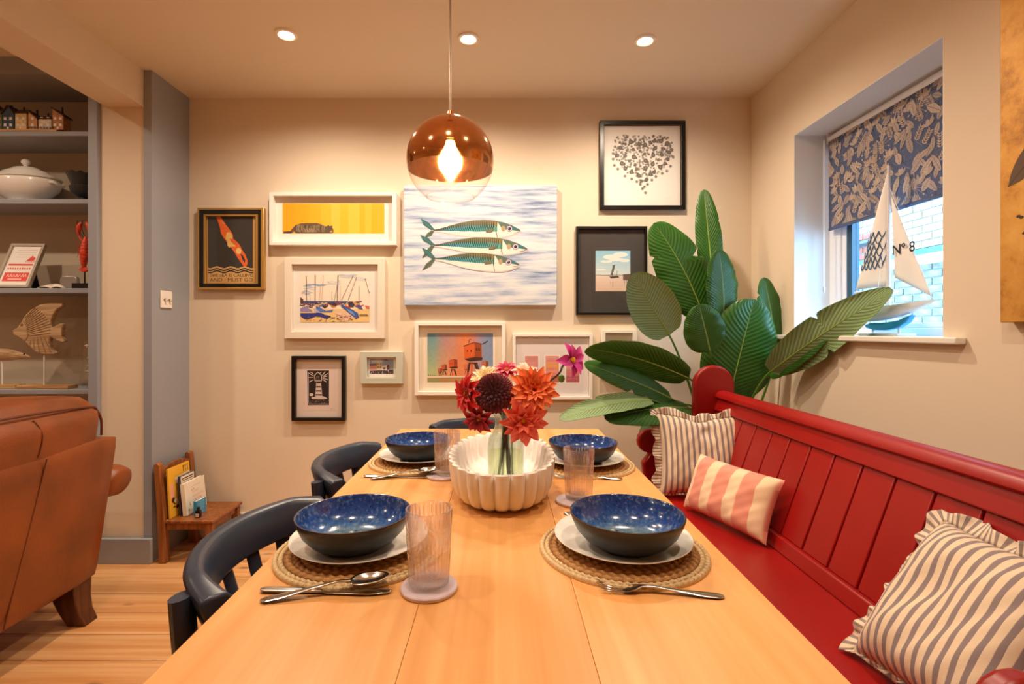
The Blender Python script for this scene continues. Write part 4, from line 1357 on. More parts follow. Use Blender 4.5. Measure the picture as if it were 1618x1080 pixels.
# ------------------------------------------------------------------ pictures on the back wall (outlines measured in photo pixels on the wall's plane)
def ring_bm(o, i, Y0, Y1, inset=None):
    """rectangular frame: outer o and inner i are (x0,z0,x1,z1); from Y0 (back) to Y1 (front)"""
    bm = bmesh.new()
    def R4(r, Y): return [bm.verts.new((x, Y, z)) for x, z in ((r[0], r[1]), (r[2], r[1]), (r[2], r[3]), (r[0], r[3]))]
    a, b, c, d = R4(o, Y0), R4(o, Y1), R4(i, Y1), R4(i, Y0)
    for p, q in ((a, b), (b, c), (c, d), (d, a)):
        for j in range(4):
            k2 = (j + 1) % 4
            bm.faces.new((p[j], p[k2], q[k2], q[j]))
    return bm
def prect(r, Y):
    a = P(r[0], r[3], Y); b = P(r[2], r[1], Y)
    return (a.x, a.z, b.x, b.z)
def framed(name, label, outer, inner, fm, depth, mount, art_rect, paint, rings=(), glass=True, group='framed pictures on the back wall', window=None):
    Yf = YB - depth
    o = prect(outer, Yf); i = prect(inner, Yf)
    t = empty(name, ((o[0] + o[2]) / 2, YB, o[1]), label, 'picture', group)
    mk('frame', ring_bm(o, i, YB - 0.001, Yf), fm, t, bevel=0.0018, smooth=30)
    for (ro, ri, m_, d_) in rings:
        mk('frame_band', ring_bm(prect(ro, YB - d_), prect(ri, YB - d_), YB - 0.002, YB - d_), m_, t, bevel=0.001, smooth=30)
    lo = rings[-1][1] if rings else inner
    Yq = YB - (rings[-1][3] if rings else depth)
    io = prect(lo, Yq)
    Ym = YB - 0.007
    e = 0.0008
    mk('mount', bxm(io[0] + e, io[2] - e, Ym, YB - 0.0015, io[1] + e, io[3] - e), mount, t)
    a = Art(lambda u, v, d: P(u, v, Ym - 0.0004) + Vector((0, -d, 0)))
    paint(a, *art_rect)
    a.done('artwork', M['print'], t)
    if glass:
        mk('glass_pane', bxm(io[0] + e, io[2] - e, Ym - 0.0095, Ym - 0.008, io[1] + e, io[3] - e), M['pane'], t)
    return t

def crop(ox, oy, s): return lambda pts: [(ox + x / s, oy + y / s) for x, y in pts]

def paint_diver(a, x0, y0, x1, y1):
    C = crop(300, 320, 7.2)
    a.poly(C([(205, 150), (720, 150), (720, 912), (205, 912)]), (214, 170, 106))
    a.poly(C([(205, 150), (718, 150), (718, 745), (208, 745)]), (56, 53, 50))
    a.poly(C([(295, 150), (345, 150), (372, 195), (405, 240), (470, 330), (490, 365), (492, 410), (540, 450), (575, 490), (588, 525), (632, 590), (657, 660), (655, 700), (640, 726), (625, 735), (608, 715), (588, 690), (545, 630), (505, 560), (470, 515), (430, 490), (422, 450), (385, 400), (355, 350), (340, 270), (315, 200)]), (234, 108, 48))
    a.poly(C([(575, 585), (596, 590), (630, 650), (626, 685), (604, 660)]), (52, 52, 54))
    a.poly(C([(418, 345), (440, 333), (468, 345), (487, 400), (472, 420), (525, 475), (518, 500), (470, 500), (445, 512), (425, 480), (430, 445), (405, 405)]), (232, 194, 110))
    a.poly(C([(450, 402), (480, 418), (548, 462), (535, 492), (500, 478), (465, 440)]), (222, 98, 42))
    e = C([(555, 550)])[0]; a.ell(e[0], e[1], 4.2, 5.0, (240, 204, 120))
    a.poly(C([(345, 205), (385, 225), (400, 250), (375, 240)]), (248, 150, 96))
    def wave(y, c, w):
        a.stroke(C([(205 + i * 8.6, y - 5 + 11 * math.cos((i - 3) * 0.345)) for i in range(61)]), w / 7.2, c)
    wave(748, (214, 170, 106), 20); wave(765, (50, 44, 40), 15); wave(778, (214, 170, 106), 6); wave(790, (50, 44, 40), 15)
    a.text('THE SEA IS CALLING', 331.0, 399.6, 432.2, 437.0, (52, 34, 24))
    a.text('AND I MUST GO', 331.4, 399.6, 438.9, 444.8, (52, 34, 24))
framed('framed_poster', 'diving swimmer poster in black and gold frame reading the sea is calling', (311.5, 328, 416.5, 457.5), (314, 331, 411.8, 453.5), M['gold'], 0.03, mat('poster_gold_slip', (206, 160, 92), 0.5),
       (0, 0, 0, 0), paint_diver, rings=(((313.6, 330.6, 412.2, 453.9), (320.8, 337.6, 407.5, 448), M['black'], 0.026), ((320.4, 337.2, 407.9, 448.4), (324.6, 341, 403.6, 446.6), M['gold'], 0.022)))

def paint_cat(a, x0, y0, x1, y1):
    C = crop(420, 290, 7.355)
    edges = [195, 330, 500, 640, 760, 860, 960, 1090, 1150, 1230, 1300, 1378]
    cols = [(250, 172, 14), (251, 176, 16), (252, 182, 24), (252, 190, 44), (253, 200, 70), (252, 190, 36), (253, 198, 64), (251, 182, 18), (252, 192, 52), (251, 180, 14), (252, 184, 24)]
    for (p, q), c in zip(zip(edges, edges[1:]), cols): a.poly(C([(p, 228), (q, 230), (q, 580), (p, 580)]), c, layer=0)
    a.k = 1
    a.poly(C([(205, 578), (205, 556), (285, 550), (300, 530), (345, 482), (400, 463), (480, 458), (600, 458), (650, 475), (690, 496), (712, 492), (728, 480), (740, 493), (776, 484), (772, 505), (786, 540), (786, 566), (770, 578), (500, 578), (350, 578), (330, 556), (312, 566), (300, 578)]), (96, 78, 60))
    for i in range(34):
        x = 345 + i * 10.5
        y_ = 470 + rnd.uniform(0, 16)
        a.stroke(C([(x, y_), (x - 10 + rnd.uniform(-8, 8), y_ + 40), (x - 4, min(574, y_ + 60 + rnd.uniform(0, 30)))]), 0.45, rnd.choice([(196, 172, 134), (60, 46, 36), (176, 148, 108)]))
    for i in range(10): a.stroke(C([(440 + i * 12, 520 + rnd.uniform(-6, 10)), (450 + i * 12, 566)]), 0.5, (206, 184, 146))
    a.poly(C([(740, 560), (765, 540), (780, 560), (760, 572)]), (190, 140, 96))
    for i in range(5): a.stroke(C([(215 + i * 18, 556), (222 + i * 18, 577)]), 0.7, (50, 40, 30))
framed('framed_cat_print', 'wide white box frame with a tabby cat on bright yellow', (425, 303.5, 626, 387), (431.5, 309, 619.5, 381.5), M['white_frame'], 0.042, M['mount'], (0, 0, 0, 0), paint_cat)

def paint_boats(a, x0, y0, x1, y1):
    C = crop(450, 410, 8.306)
    def cl(x): return max(200, min(1112, x))
    a.poly(C([(196, 188), (1112, 188), (1112, 820), (205, 820)]), (250, 238, 222))
    for x, y_, w, h, c in ((320, 380, 120, 60, (196, 206, 224)), (400, 335, 180, 12, (150, 174, 210)), (290, 420, 80, 40, (190, 198, 214)), (840, 215, 150, 24, (204, 216, 228)), (1000, 250, 100, 20, (224, 228, 232)), (640, 300, 120, 20, (230, 230, 230))):
        for q in range(16):
            xx, yy = x + rnd.uniform(-w, w) * .6, y_ + rnd.uniform(-h, h)
            a.stroke(C([(cl(xx - w * .35), yy + rnd.uniform(-6, 6)), (cl(xx), yy), (cl(xx + w * .35), yy + rnd.uniform(-8, 8))]), [0.2, rnd.uniform(0.6, 1.8), 0.2], c)
    a.poly(C([(205, 640), (1112, 650), (1112, 820), (205, 820)]), (240, 206, 140))
    a.poly(C([(205, 540), (980, 545), (980, 570), (205, 580)]), (70, 84, 140))
    for i in range(60):
        x = rnd.uniform(215, 1000); y_ = rnd.uniform(548, 620); w = rnd.uniform(15, 50)
        a.stroke(C([(cl(x - w), y_), (cl(x), y_ + 10), (cl(x + w), y_ - 4)]), rnd.uniform(0.6, 2.2), rnd.choice([(200, 60, 40), (52, 60, 130), (80, 40, 50), (230, 190, 120), (60, 56, 80), (220, 120, 70), (90, 100, 170)]))
    a.poly(C([(205, 640), (260, 610), (350, 660), (370, 690), (205, 680)]), (150, 140, 190))
    a.poly(C([(410, 640), (450, 620), (540, 670), (640, 655), (620, 690), (430, 690)]), (92, 122, 200))
    a.poly(C([(205, 700), (380, 700), (470, 690), (520, 720), (610, 740), (560, 775), (420, 740), (330, 780), (260, 782), (205, 740)]), (46, 56, 140))
    a.poly(C([(380, 640), (420, 650), (480, 700), (400, 690)]), (170, 176, 216))
    a.poly(C([(740, 575), (800, 620), (880, 650), (960, 700), (980, 765), (910, 755), (830, 690), (745, 620)]), (60, 96, 176))
    a.poly(C([(800, 640), (890, 680), (930, 740), (860, 700)]), (120, 160, 220))
    a.poly(C([(650, 680), (720, 650), (830, 700), (900, 745), (850, 800), (760, 810), (680, 750)]), (236, 200, 170))
    for i in range(14): a.stroke(C([(rnd.uniform(660, 720), rnd.uniform(670, 740)), (rnd.uniform(740, 800), rnd.uniform(700, 800)), (rnd.uniform(810, 880), rnd.uniform(730, 800))]), 0.5, rnd.choice([(200, 120, 80), (170, 100, 70), (250, 226, 200)]))
    a.poly(C([(830, 560), (880, 545), (920, 590), (900, 625), (840, 610)]), (64, 54, 80))
    a.poly(C([(950, 590), (990, 590), (1030, 660), (960, 640)]), (90, 80, 140))
    a.poly(C([(1050, 600), (1112, 610), (1112, 640), (1070, 640)]), (226, 120, 90))
    a.poly(C([(205, 490), (245, 520), (250, 580), (205, 560)]), (96, 70, 60))
    for i in range(46):
        x = rnd.uniform(215, 960); y_ = rnd.uniform(740, 812)
        a.stroke(C([(x, y_), (min(x + rnd.uniform(6, 34), 1100), y_ + rnd.uniform(-14, 6))]), rnd.uniform(0.5, 1.6), rnd.choice([(60, 48, 40), (90, 70, 50), (200, 150, 70), (120, 90, 60), (226, 180, 90), (60, 60, 110)]))
    for i in range(8): a.stroke(C([(985 + i * 15, 715), (990 + i * 15, 740)]), 1.2, (110, 96, 70))
    for pts, w, c in ((((285, 215), (292, 560)), 0.7, (70, 60, 70)), (((401, 200), (400, 590)), 0.9, (90, 70, 60)), (((508, 205), (488, 530)), 0.4, (190, 120, 90)), (((700, 205), (690, 590)), 1.0, (80, 76, 90)), (((705, 270), (650, 540)), 0.5, (100, 90, 96)), (((900, 205), (745, 530)), 0.7, (120, 84, 80)), (((945, 230), (832, 530)), 0.6, (110, 90, 96)), (((1056, 250), (1112, 440)), 0.7, (80, 76, 90)), (((975, 340), (978, 590)), 0.5, (110, 90, 90)), (((470, 340), (460, 530)), 0.4, (170, 130, 120)), (((620, 420), (622, 530)), 0.5, (120, 120, 150)), (((730, 340), (728, 540)), 0.4, (150, 140, 150)), (((330, 430), (336, 540)), 0.4, (150, 150, 170)), (((400, 590), (405, 700)), 0.8, (220, 220, 240)), (((1000, 500), (980, 600)), 0.4, (230, 170, 150))):
        a.stroke(C(list(pts)), w, c)
framed('framed_boat_painting', 'cream framed watercolour of moored dinghies under blue covers with many masts', (449, 407, 607.5, 534.5), (460.5, 417.5, 596.5, 524), M['cream_frame'], 0.03, M['mount'], (0, 0, 0, 0), paint_boats)

def paint_lighthouse(a, x0, y0, x1, y1):
    C = crop(455, 555, 8.516)
    K, Wt = (34, 28, 28), (226, 208, 200)
    a.poly(C([(180, 180), (650, 180), (650, 795), (185, 798)]), (232, 216, 210))
    a.poly(C([(258, 255), (553, 255), (553, 720), (265, 722)]), K)
    for p in (((275, 275), (278, 700)), ((278, 705), (545, 705))): a.stroke(C(list(p)), 0.5, Wt)
    a.poly(C([(382, 415), (442, 415), (462, 600), (365, 600)]), Wt)
    for y_, l, r in ((420, 388, 438), (475, 380, 442), (530, 376, 448), (582, 370, 456)): a.poly(C([(l, y_ - 9), (r, y_ - 9), (r + 2, y_ + 9), (l - 2, y_ + 9)]), K)
    a.poly(C([(352, 320), (400, 270), (460, 320), (455, 400), (360, 400)]), Wt)
    a.poly(C([(362, 325), (400, 283), (450, 325), (445, 390), (370, 390)]), K)
    a.poly(C([(378, 335), (422, 335), (420, 388), (382, 388)]), (120, 104, 98)); a.poly(C([(388, 348), (412, 348), (410, 380), (390, 380)]), K)
    for p in (((280, 290), (345, 330)), ((275, 350), (340, 350)), ((285, 410), (340, 380)), ((500, 270), (465, 320)), ((530, 330), (470, 345)), ((540, 380), (470, 360)), ((520, 410), (465, 375)), ((340, 300), (300, 275)), ((430, 290), (450, 275)), ((545, 290), (480, 330))): a.stroke(C(list(p)), 1.1, Wt)
    a.poly(C([(290, 565), (330, 560), (345, 580), (330, 600), (290, 595)]), Wt)
    a.poly(C([(310, 620), (400, 596), (480, 602), (535, 630), (480, 640), (330, 638)]), Wt)
    for i in range(26):
        x = rnd.uniform(295, 525); y_ = rnd.uniform(650, 695); a.stroke(C([(x, y_), (min(x + rnd.uniform(-14, 14), 530), y_ + rnd.uniform(-10, 10))]), 0.4, Wt)
    a.stroke(C([(572, 772), (598, 766)]), 0.5, (150, 136, 130))
framed('framed_lighthouse_print', 'black framed lino print of a striped lighthouse with beams', (460, 562, 545, 665), (466, 567.5, 539.3, 659.8), M['black'], 0.03, mat('grey_white_mount', (238, 224, 214), 0.8), (0, 0, 0, 0), paint_lighthouse)

def paint_street(a, x0, y0, x1, y1):
    C = crop(455, 555, 8.516)
    a.poly(C([(1100, 105), (1420, 105), (1420, 300), (1100, 300)]), (150, 164, 200))
    a.poly(C([(1120, 120), (1250, 112), (1290, 140), (1130, 150)]), (214, 218, 232))
    a.poly(C([(1100, 175), (1195, 170), (1195, 262), (1100, 275)]), (222, 168, 160))
    a.poly(C([(1195, 145), (1262, 145), (1262, 250), (1195, 250)]), (232, 214, 170))
    a.poly(C([(1262, 195), (1330, 185), (1330, 250), (1262, 250)]), (240, 236, 232))
    a.poly(C([(1330, 180), (1420, 160), (1420, 262), (1330, 255)]), (150, 170, 176))
    a.poly(C([(1100, 172), (1195, 170), (1195, 186), (1100, 190)]), (80, 44, 40))
    a.poly(C([(1100, 262), (1420, 245), (1420, 300), (1100, 300)]), (70, 60, 66))
    for x in (1212, 1246):
        for y_ in (168, 208): a.poly(C([(x - 6, y_ - 10), (x + 6, y_ - 10), (x + 6, y_ + 10), (x - 6, y_ + 10)]), (70, 50, 50))
    for i in range(24):
        x = rnd.uniform(1105, 1410); y_ = rnd.uniform(245, 292); a.stroke(C([(x, y_), (x + rnd.uniform(-4, 4), min(298, y_ + 18))]), rnd.uniform(.5, 1.4), rnd.choice([(196, 190, 210), (40, 34, 40), (190, 90, 70), (90, 110, 150), (220, 200, 200)]))
    a.poly(C([(1335, 180), (1360, 178), (1370, 240), (1335, 245)]), (120, 70, 70)); a.poly(C([(1300, 108), (1345, 108), (1345, 118), (1300, 118)]), (30, 30, 34))
    a.poly(C([(1280, 215), (1310, 215), (1310, 240), (1280, 240)]), (90, 84, 96))
framed('framed_street_painting', 'small pale sage frame with a tiny street of painted houses', (569, 555.5, 636, 606), (579.5, 564.2, 625.5, 596.5), M['sage_frame'], 0.034, M['mount'], (0, 0, 0, 0), paint_street)

def paint_forts(a, x0, y0, x1, y1):
    C = crop(660, 500, 8.307)
    cols = [(104, 150, 170), (110, 156, 176), (164, 150, 160), (186, 146, 150), (198, 150, 140), (222, 140, 100), (238, 140, 82), (216, 140, 130), (168, 150, 180), (130, 156, 196), (124, 152, 196)]
    low = [(190, 206, 150), (196, 206, 150), (226, 176, 130), (238, 166, 116), (240, 150, 100), (240, 146, 96), (240, 156, 110), (226, 160, 140), (186, 166, 190), (150, 170, 204), (140, 164, 200)]
    NC, NR = 40, 20
    for i in range(NC):
        p, q = 127 + i * 861 / NC, 127 + (i + 1) * 861 / NC
        f = i / (NC - 1) * 10; i0 = min(9, int(f)); g = f - i0
        for j in range(NR):
            t = j / (NR - 1)
            c = tuple((cols[i0][m] * (1 - g) + cols[i0 + 1][m] * g) * (1 - t) + (low[i0][m] * (1 - g) + low[i0 + 1][m] * g) * t + rnd.uniform(-5, 5) for m in range(3))
            a.poly(C([(p, 218 + j * 28), (q, 218 + j * 28), (q, 218 + (j + 1) * 28), (p, 218 + (j + 1) * 28)]), c, layer=0)
    a.k = 1
    a.poly(C([(127, 800), (988, 790), (988, 862), (127, 862)]), (188, 140, 84))
    a.poly(C([(127, 815), (300, 800), (280, 862), (127, 862)]), (160, 156, 96))
    def fort(cx, cy, s, c, dk):
        Q = lambda pts: C([(cx + x * s, cy + y * s) for x, y in pts])
        a.poly(Q([(-30, 110), (-12, 110), (-34, 210), (-46, 210)]), dk); a.poly(Q([(14, 110), (32, 110), (62, 210), (50, 210)]), dk)
        a.poly(Q([(-10, 108), (4, 108), (2, 212), (-12, 212)]), c); a.poly(Q([(-50, 104), (44, 104), (70, 208), (60, 208), (38, 120)]), dk)
        a.poly(Q([(-70, -40), (20, -62), (20, 60), (-66, 74)]), c)
        a.poly(Q([(20, -62), (78, -50), (80, 62), (20, 60)]), tuple(v * .72 for v in c))
        a.poly(Q([(-66, 74), (20, 56), (90, 62), (84, 84), (-20, 96)]), dk)
        a.stroke(Q([(-74, -34), (18, -66), (80, -52)]), 7 * s / 8.3, dk)
        for x in (-44, -14): a.poly(Q([(x, 0), (x + 9, -3), (x + 9, 14), (x, 16)]), dk)
        for x in (32, 52): a.poly(Q([(x, -20), (x + 12, -18), (x + 12, 6), (x, 4)]), dk)
    O, D = (226, 96, 48), (70, 34, 28)
    fort(880, 620, 0.62, (214, 120, 86), (110, 64, 56))
    fort(640, 655, 0.5, (232, 128, 84), (160, 80, 56))
    fort(460, 610, 0.78, O, D)
    fort(345, 660, 0.5, (214, 100, 60), D)
    fort(290, 700, 0.36, (214, 100, 60), D)
    fort(715, 440, 1.55, (232, 104, 44), D)
    a.stroke(C([(850, 360), (920, 318)]), 1.4, (60, 40, 40)); a.stroke(C([(672, 345), (676, 300), (700, 296)]), 1.0, (90, 60, 60))
    for i in range(4): a.stroke(C([(145 + i * 26, 762), (147 + i * 26, 776)]), 0.7, (70, 80, 60))
framed('framed_fort_print', 'white framed print of orange sea forts on stilts', (655, 508.5, 798.5, 624.5), (661, 514, 792.5, 618.5), M['white_frame'], 0.036, mat('cream_mount', (246, 234, 214), 0.8), (0, 0, 0, 0), paint_forts)

def paint_pink(a, x0, y0, x1, y1):
    for i, u in enumerate((829.5, 862, 894.5)):
        w = 21; v0, v1 = 562, 604
        a.rect(u - 1.6, v0 - 2.2, u + w + 1.6, v1 + 1.6, (252, 248, 244), layer=0)
        bands = [[(226, 156, 150), (224, 150, 148), (228, 130, 130), (206, 96, 100)], [(232, 156, 160), (240, 166, 110), (238, 150, 150), (200, 110, 90)], [(226, 150, 170), (236, 176, 160), (220, 130, 140), (190, 100, 110)]][i]
        for j, c in enumerate(bands):
            a.rect(u, v0 + j * 10.5, u + w, v0 + (j + 1) * 10.5, c, layer=1)
        a.k = max(a.k, 2)
        for j in range(9):
            v = v0 + 3 + j * 4.2; s = rnd.uniform(0, 6)
            a.stroke([(u + s, v), (u + 10, v - 1.4 + rnd.uniform(0, 2)), (u + 20 - rnd.uniform(0, 5), v)], 1.2, rnd.choice([(246, 186, 90), (240, 120, 110), (250, 200, 150), (214, 110, 120)] if i == 1 else [(232, 170, 160), (216, 136, 136), (222, 120, 120)]))
framed('framed_sunset_prints', 'white frame with three small pink sunset prints behind the flowers', (810, 527, 936.5, 631), (815, 531.5, 931.5, 626), M['white_frame'], 0.026, mat('lilac_white_mount', (240, 232, 232), 0.8), (0, 0, 0, 0), paint_pink)

def paint_swim(a, x0, y0, x1, y1):
    a.rect(966.5, 537, 989, 568, (226, 226, 220))
    a.rect(966.5, 543, 989, 549, (60, 120, 160)); a.rect(966.5, 543, 989, 544.5, (44, 70, 90)); a.rect(966.5, 548, 989, 568, (214, 190, 160))
    a.ell(977.8, 542.5, 2.2, 2.4, (196, 60, 50)); a.poly([(976, 545), (980, 545), (982, 556), (974, 556)], (230, 180, 140))
    a.poly([(974, 556), (982, 556), (986, 566), (970, 566)], (200, 120, 90))
framed('framed_bather_painting', 'small white frame with a red-capped bather, partly behind the plant leaves', (950.5, 521, 1006.5, 596), (957, 526, 1000, 590.5), M['white_frame'], 0.032, M['mount'], (0, 0, 0, 0), paint_swim)

def paint_heart(a, x0, y0, x1, y1):
    C = crop(950, 195, 8.0)
    def heart(x, y_):
        u = (x - 530) / 340.0; v = -(y_ - 470) / 290.0
        return (u * u + v * v - 1) ** 3 - u * u * v ** 3 <= 0
    a.k = 1
    pts = []
    n = 0
    while n < 300:
        x = rnd.uniform(140, 920); y_ = rnd.uniform(150, 830)
        if not heart(x, y_): continue
        n += 1
        e = C([(x, y_)])[0]
        g = rnd.choice([130, 100, 160])
        for q in range(5):
            th = q * 2 * PI / 5 + n
            a.ell(e[0] + 1.1 * math.cos(th), e[1] + 1.1 * math.sin(th), 0.95, 0.55, (g, g - 6, g - 10), th, 6, layer=1 + n % 6)
    a.k = 8
    tear = [(375, 235, 34), (480, 262, 28), (553, 272, 32), (620, 243, 22), (670, 225, 26), (755, 222, 32), (835, 252, 34), (240, 308, 30), (305, 260, 22), (325, 340, 20), (405, 330, 24), (490, 348, 22), (548, 385, 24), (600, 388, 18), (658, 400, 30), (682, 312, 30), (780, 320, 26), (765, 395, 30), (858, 365, 32), (845, 452, 26), (205, 405, 30), (302, 410, 28), (415, 425, 34), (355, 475, 22), (560, 470, 32), (650, 515, 32), (722, 463, 20), (805, 505, 28), (262, 505, 34), (428, 520, 20), (305, 570, 30), (450, 575, 26), (562, 562, 32), (748, 552, 32), (620, 640, 30), (668, 615, 28), (378, 615, 30), (478, 662, 30), (505, 735, 22), (568, 715, 28)]
    for i, (x, y_, s) in enumerate(tear):
        e = C([(x, y_)])[0]; s = s / 8.0; th = rnd.choice([-1.2, 2.4, 0.4, -2.6, -1.9])
        def T(pts): return [(e[0] + u * math.cos(th) - v * math.sin(th), e[1] + u * math.sin(th) + v * math.cos(th)) for u, v in pts]
        sh = [(s * 1.5, 0)] + [(s * 0.85 * math.cos(q), s * 0.85 * math.sin(q)) for q in [R(40 + j * 28) for j in range(11)]]
        a.poly(T(sh), (52, 50, 50), layer=9); a.poly(T([(u * .7, v * .7) for u, v in sh]), (140, 134, 128), layer=10); a.poly(T([(u * .45, v * .45) for u, v in sh]), (60, 58, 58), layer=11); a.poly(T([(u * .22, v * .22) for u, v in sh]), (190, 182, 174), layer=12)
    edge = [(330, 165), (300, 210), (235, 240), (175, 295), (150, 380), (150, 450), (165, 530), (210, 575), (300, 665), (385, 700), (450, 735), (495, 770), (520, 825), (560, 875), (585, 770), (640, 715), (690, 670), (770, 630), (830, 600), (875, 540), (910, 425), (895, 330), (870, 280), (800, 180), (745, 165), (660, 160), (530, 190), (490, 210), (430, 200), (545, 800)]
    for x, y_ in edge:
        e = C([(x, y_)])[0]
        for q in range(6):
            th = q * PI / 3 + x
            a.ell(e[0] + 1.7 * math.cos(th), e[1] + 1.7 * math.sin(th), 1.2, 0.7, (120, 114, 110), th, 6, layer=13)
        a.ell(e[0], e[1], 0.8, 0.8, (70, 66, 64), 0, 6, layer=14)
    a.stroke(C([(470, 945), (520, 947)]), 0.25, (200, 190, 180), layer=2); a.stroke(C([(790, 945), (880, 942)]), 0.25, (200, 190, 180), layer=2)
framed('framed_heart_print', 'square black frame with a heart made of grey paisley drops', (948, 190, 1083.5, 330.5), (954.8, 196.5, 1077, 324), M['black'], 0.026, M['mount'], (0, 0, 0, 0), paint_heart)

def paint_ship(a, x0, y0, x1, y1):
    C = crop(880, 170, 3.086)
    top, mid = (150, 206, 236), (214, 232, 238)
    for j in range(8):
        t = j / 7; c = tuple(top[m] * (1 - t) + mid[m] * t for m in range(3))
        a.poly(C([(188, 697 + j * 15), (358, 697 + j * 15), (358, 697 + (j + 1) * 15), (188, 697 + (j + 1) * 15)]), c, layer=0)
    for j in range(5):
        t = j / 4; c = tuple((232, 214, 206)[m] * (1 - t) + (222, 196, 180)[m] * t for m in range(3))
        a.poly(C([(188, 815 + j * 16), (358, 815 + j * 16), (358, 815 + (j + 1) * 16), (188, 815 + (j + 1) * 16)]), c, layer=0)
    a.k = 1
    for x, y_, w, h in ((265, 728, 40, 12), (310, 716, 36, 12), (330, 745, 26, 8), (240, 750, 30, 6), (290, 740, 40, 8), (215, 790, 25, 4)):
        e = C([(x, y_)])[0]; a.ell(e[0], e[1], w / 3.086, h / 3.086, (246, 244, 240))
    a.poly(C([(255, 822), (300, 820), (304, 828), (262, 832)]), (70, 62, 66))
    a.stroke(C([(272, 822), (272, 765)]), 0.9, (70, 64, 70)); a.poly(C([(273, 768), (285, 764), (276, 800), (273, 802)]), (100, 96, 104))
    a.stroke(C([(292, 820), (294, 795)]), 0.6, (80, 74, 80)); a.poly(C([(261, 815), (271, 778), (271, 815)]), (120, 108, 108))
    a.poly(C([(322, 812), (358, 810), (358, 842), (322, 840)]), (110, 90, 84))
    for x in (328, 338, 348): a.stroke(C([(x, 838), (x, 852)]), 0.9, (90, 74, 70))
    for x, l in ((272, 30), (262, 16), (330, 20), (348, 26)): a.stroke(C([(x, 846), (x, 846 + l)]), 1.2, (196, 160, 148))
framed('framed_ship_photo', 'black frame with wide charcoal mount around a photo of a sailing barge', (910.5, 357, 1023, 497), (914, 361.5, 1019.5, 493), M['black'], 0.026, M['dark_mount'], (0, 0, 0, 0), paint_ship)

# ---- canvas with three mackerel
CY = YB - 0.042
o = prect((638, 292, 880, 482), CY)
cv = empty('fish_canvas', ((o[0] + o[2]) / 2, YB, o[1]), 'large pale blue canvas with three striped mackerel', 'picture')
k = NT('streaky_blue_white_paint')
n1 = k.n('ShaderNodeTexNoise', i_Scale=1.0, i_Detail=6.0, i_Roughness=0.65); k.l(k.coords('Object', (2.2, 1, 26.0)), n1.inputs['Vector'])
n2 = k.n('ShaderNodeTexNoise', i_Scale=1.0, i_Detail=5.0); k.l(k.coords('Object', (5.0, 1, 60.0)), n2.inputs['Vector'])
av = k.n('ShaderNodeMath', operation='MULTIPLY_ADD'); av.inputs[1].default_value = 0.35
k.l(n2.outputs[0], av.inputs[0]); k.l(n1.outputs[0], av.inputs[2])
k.l(k.ramp(av.outputs[0], [(0.48, (108, 126, 164)), (0.58, (160, 178, 208)), (0.70, (206, 214, 226)), (0.86, (232, 234, 236))]), k.b.inputs['Base Color'])
k.b.inputs['Roughness'].default_value = 0.55
k.bump(n2.outputs[0], 0.2, 0.002)
mk('canvas', bxm(o[0], o[2], CY, YB - 0.001, o[1], o[3]), k.m, cv, bevel=0.003)
a = Art(lambda u, v, d: P(u, v, CY - 0.0005) + Vector((0, -d, 0)))
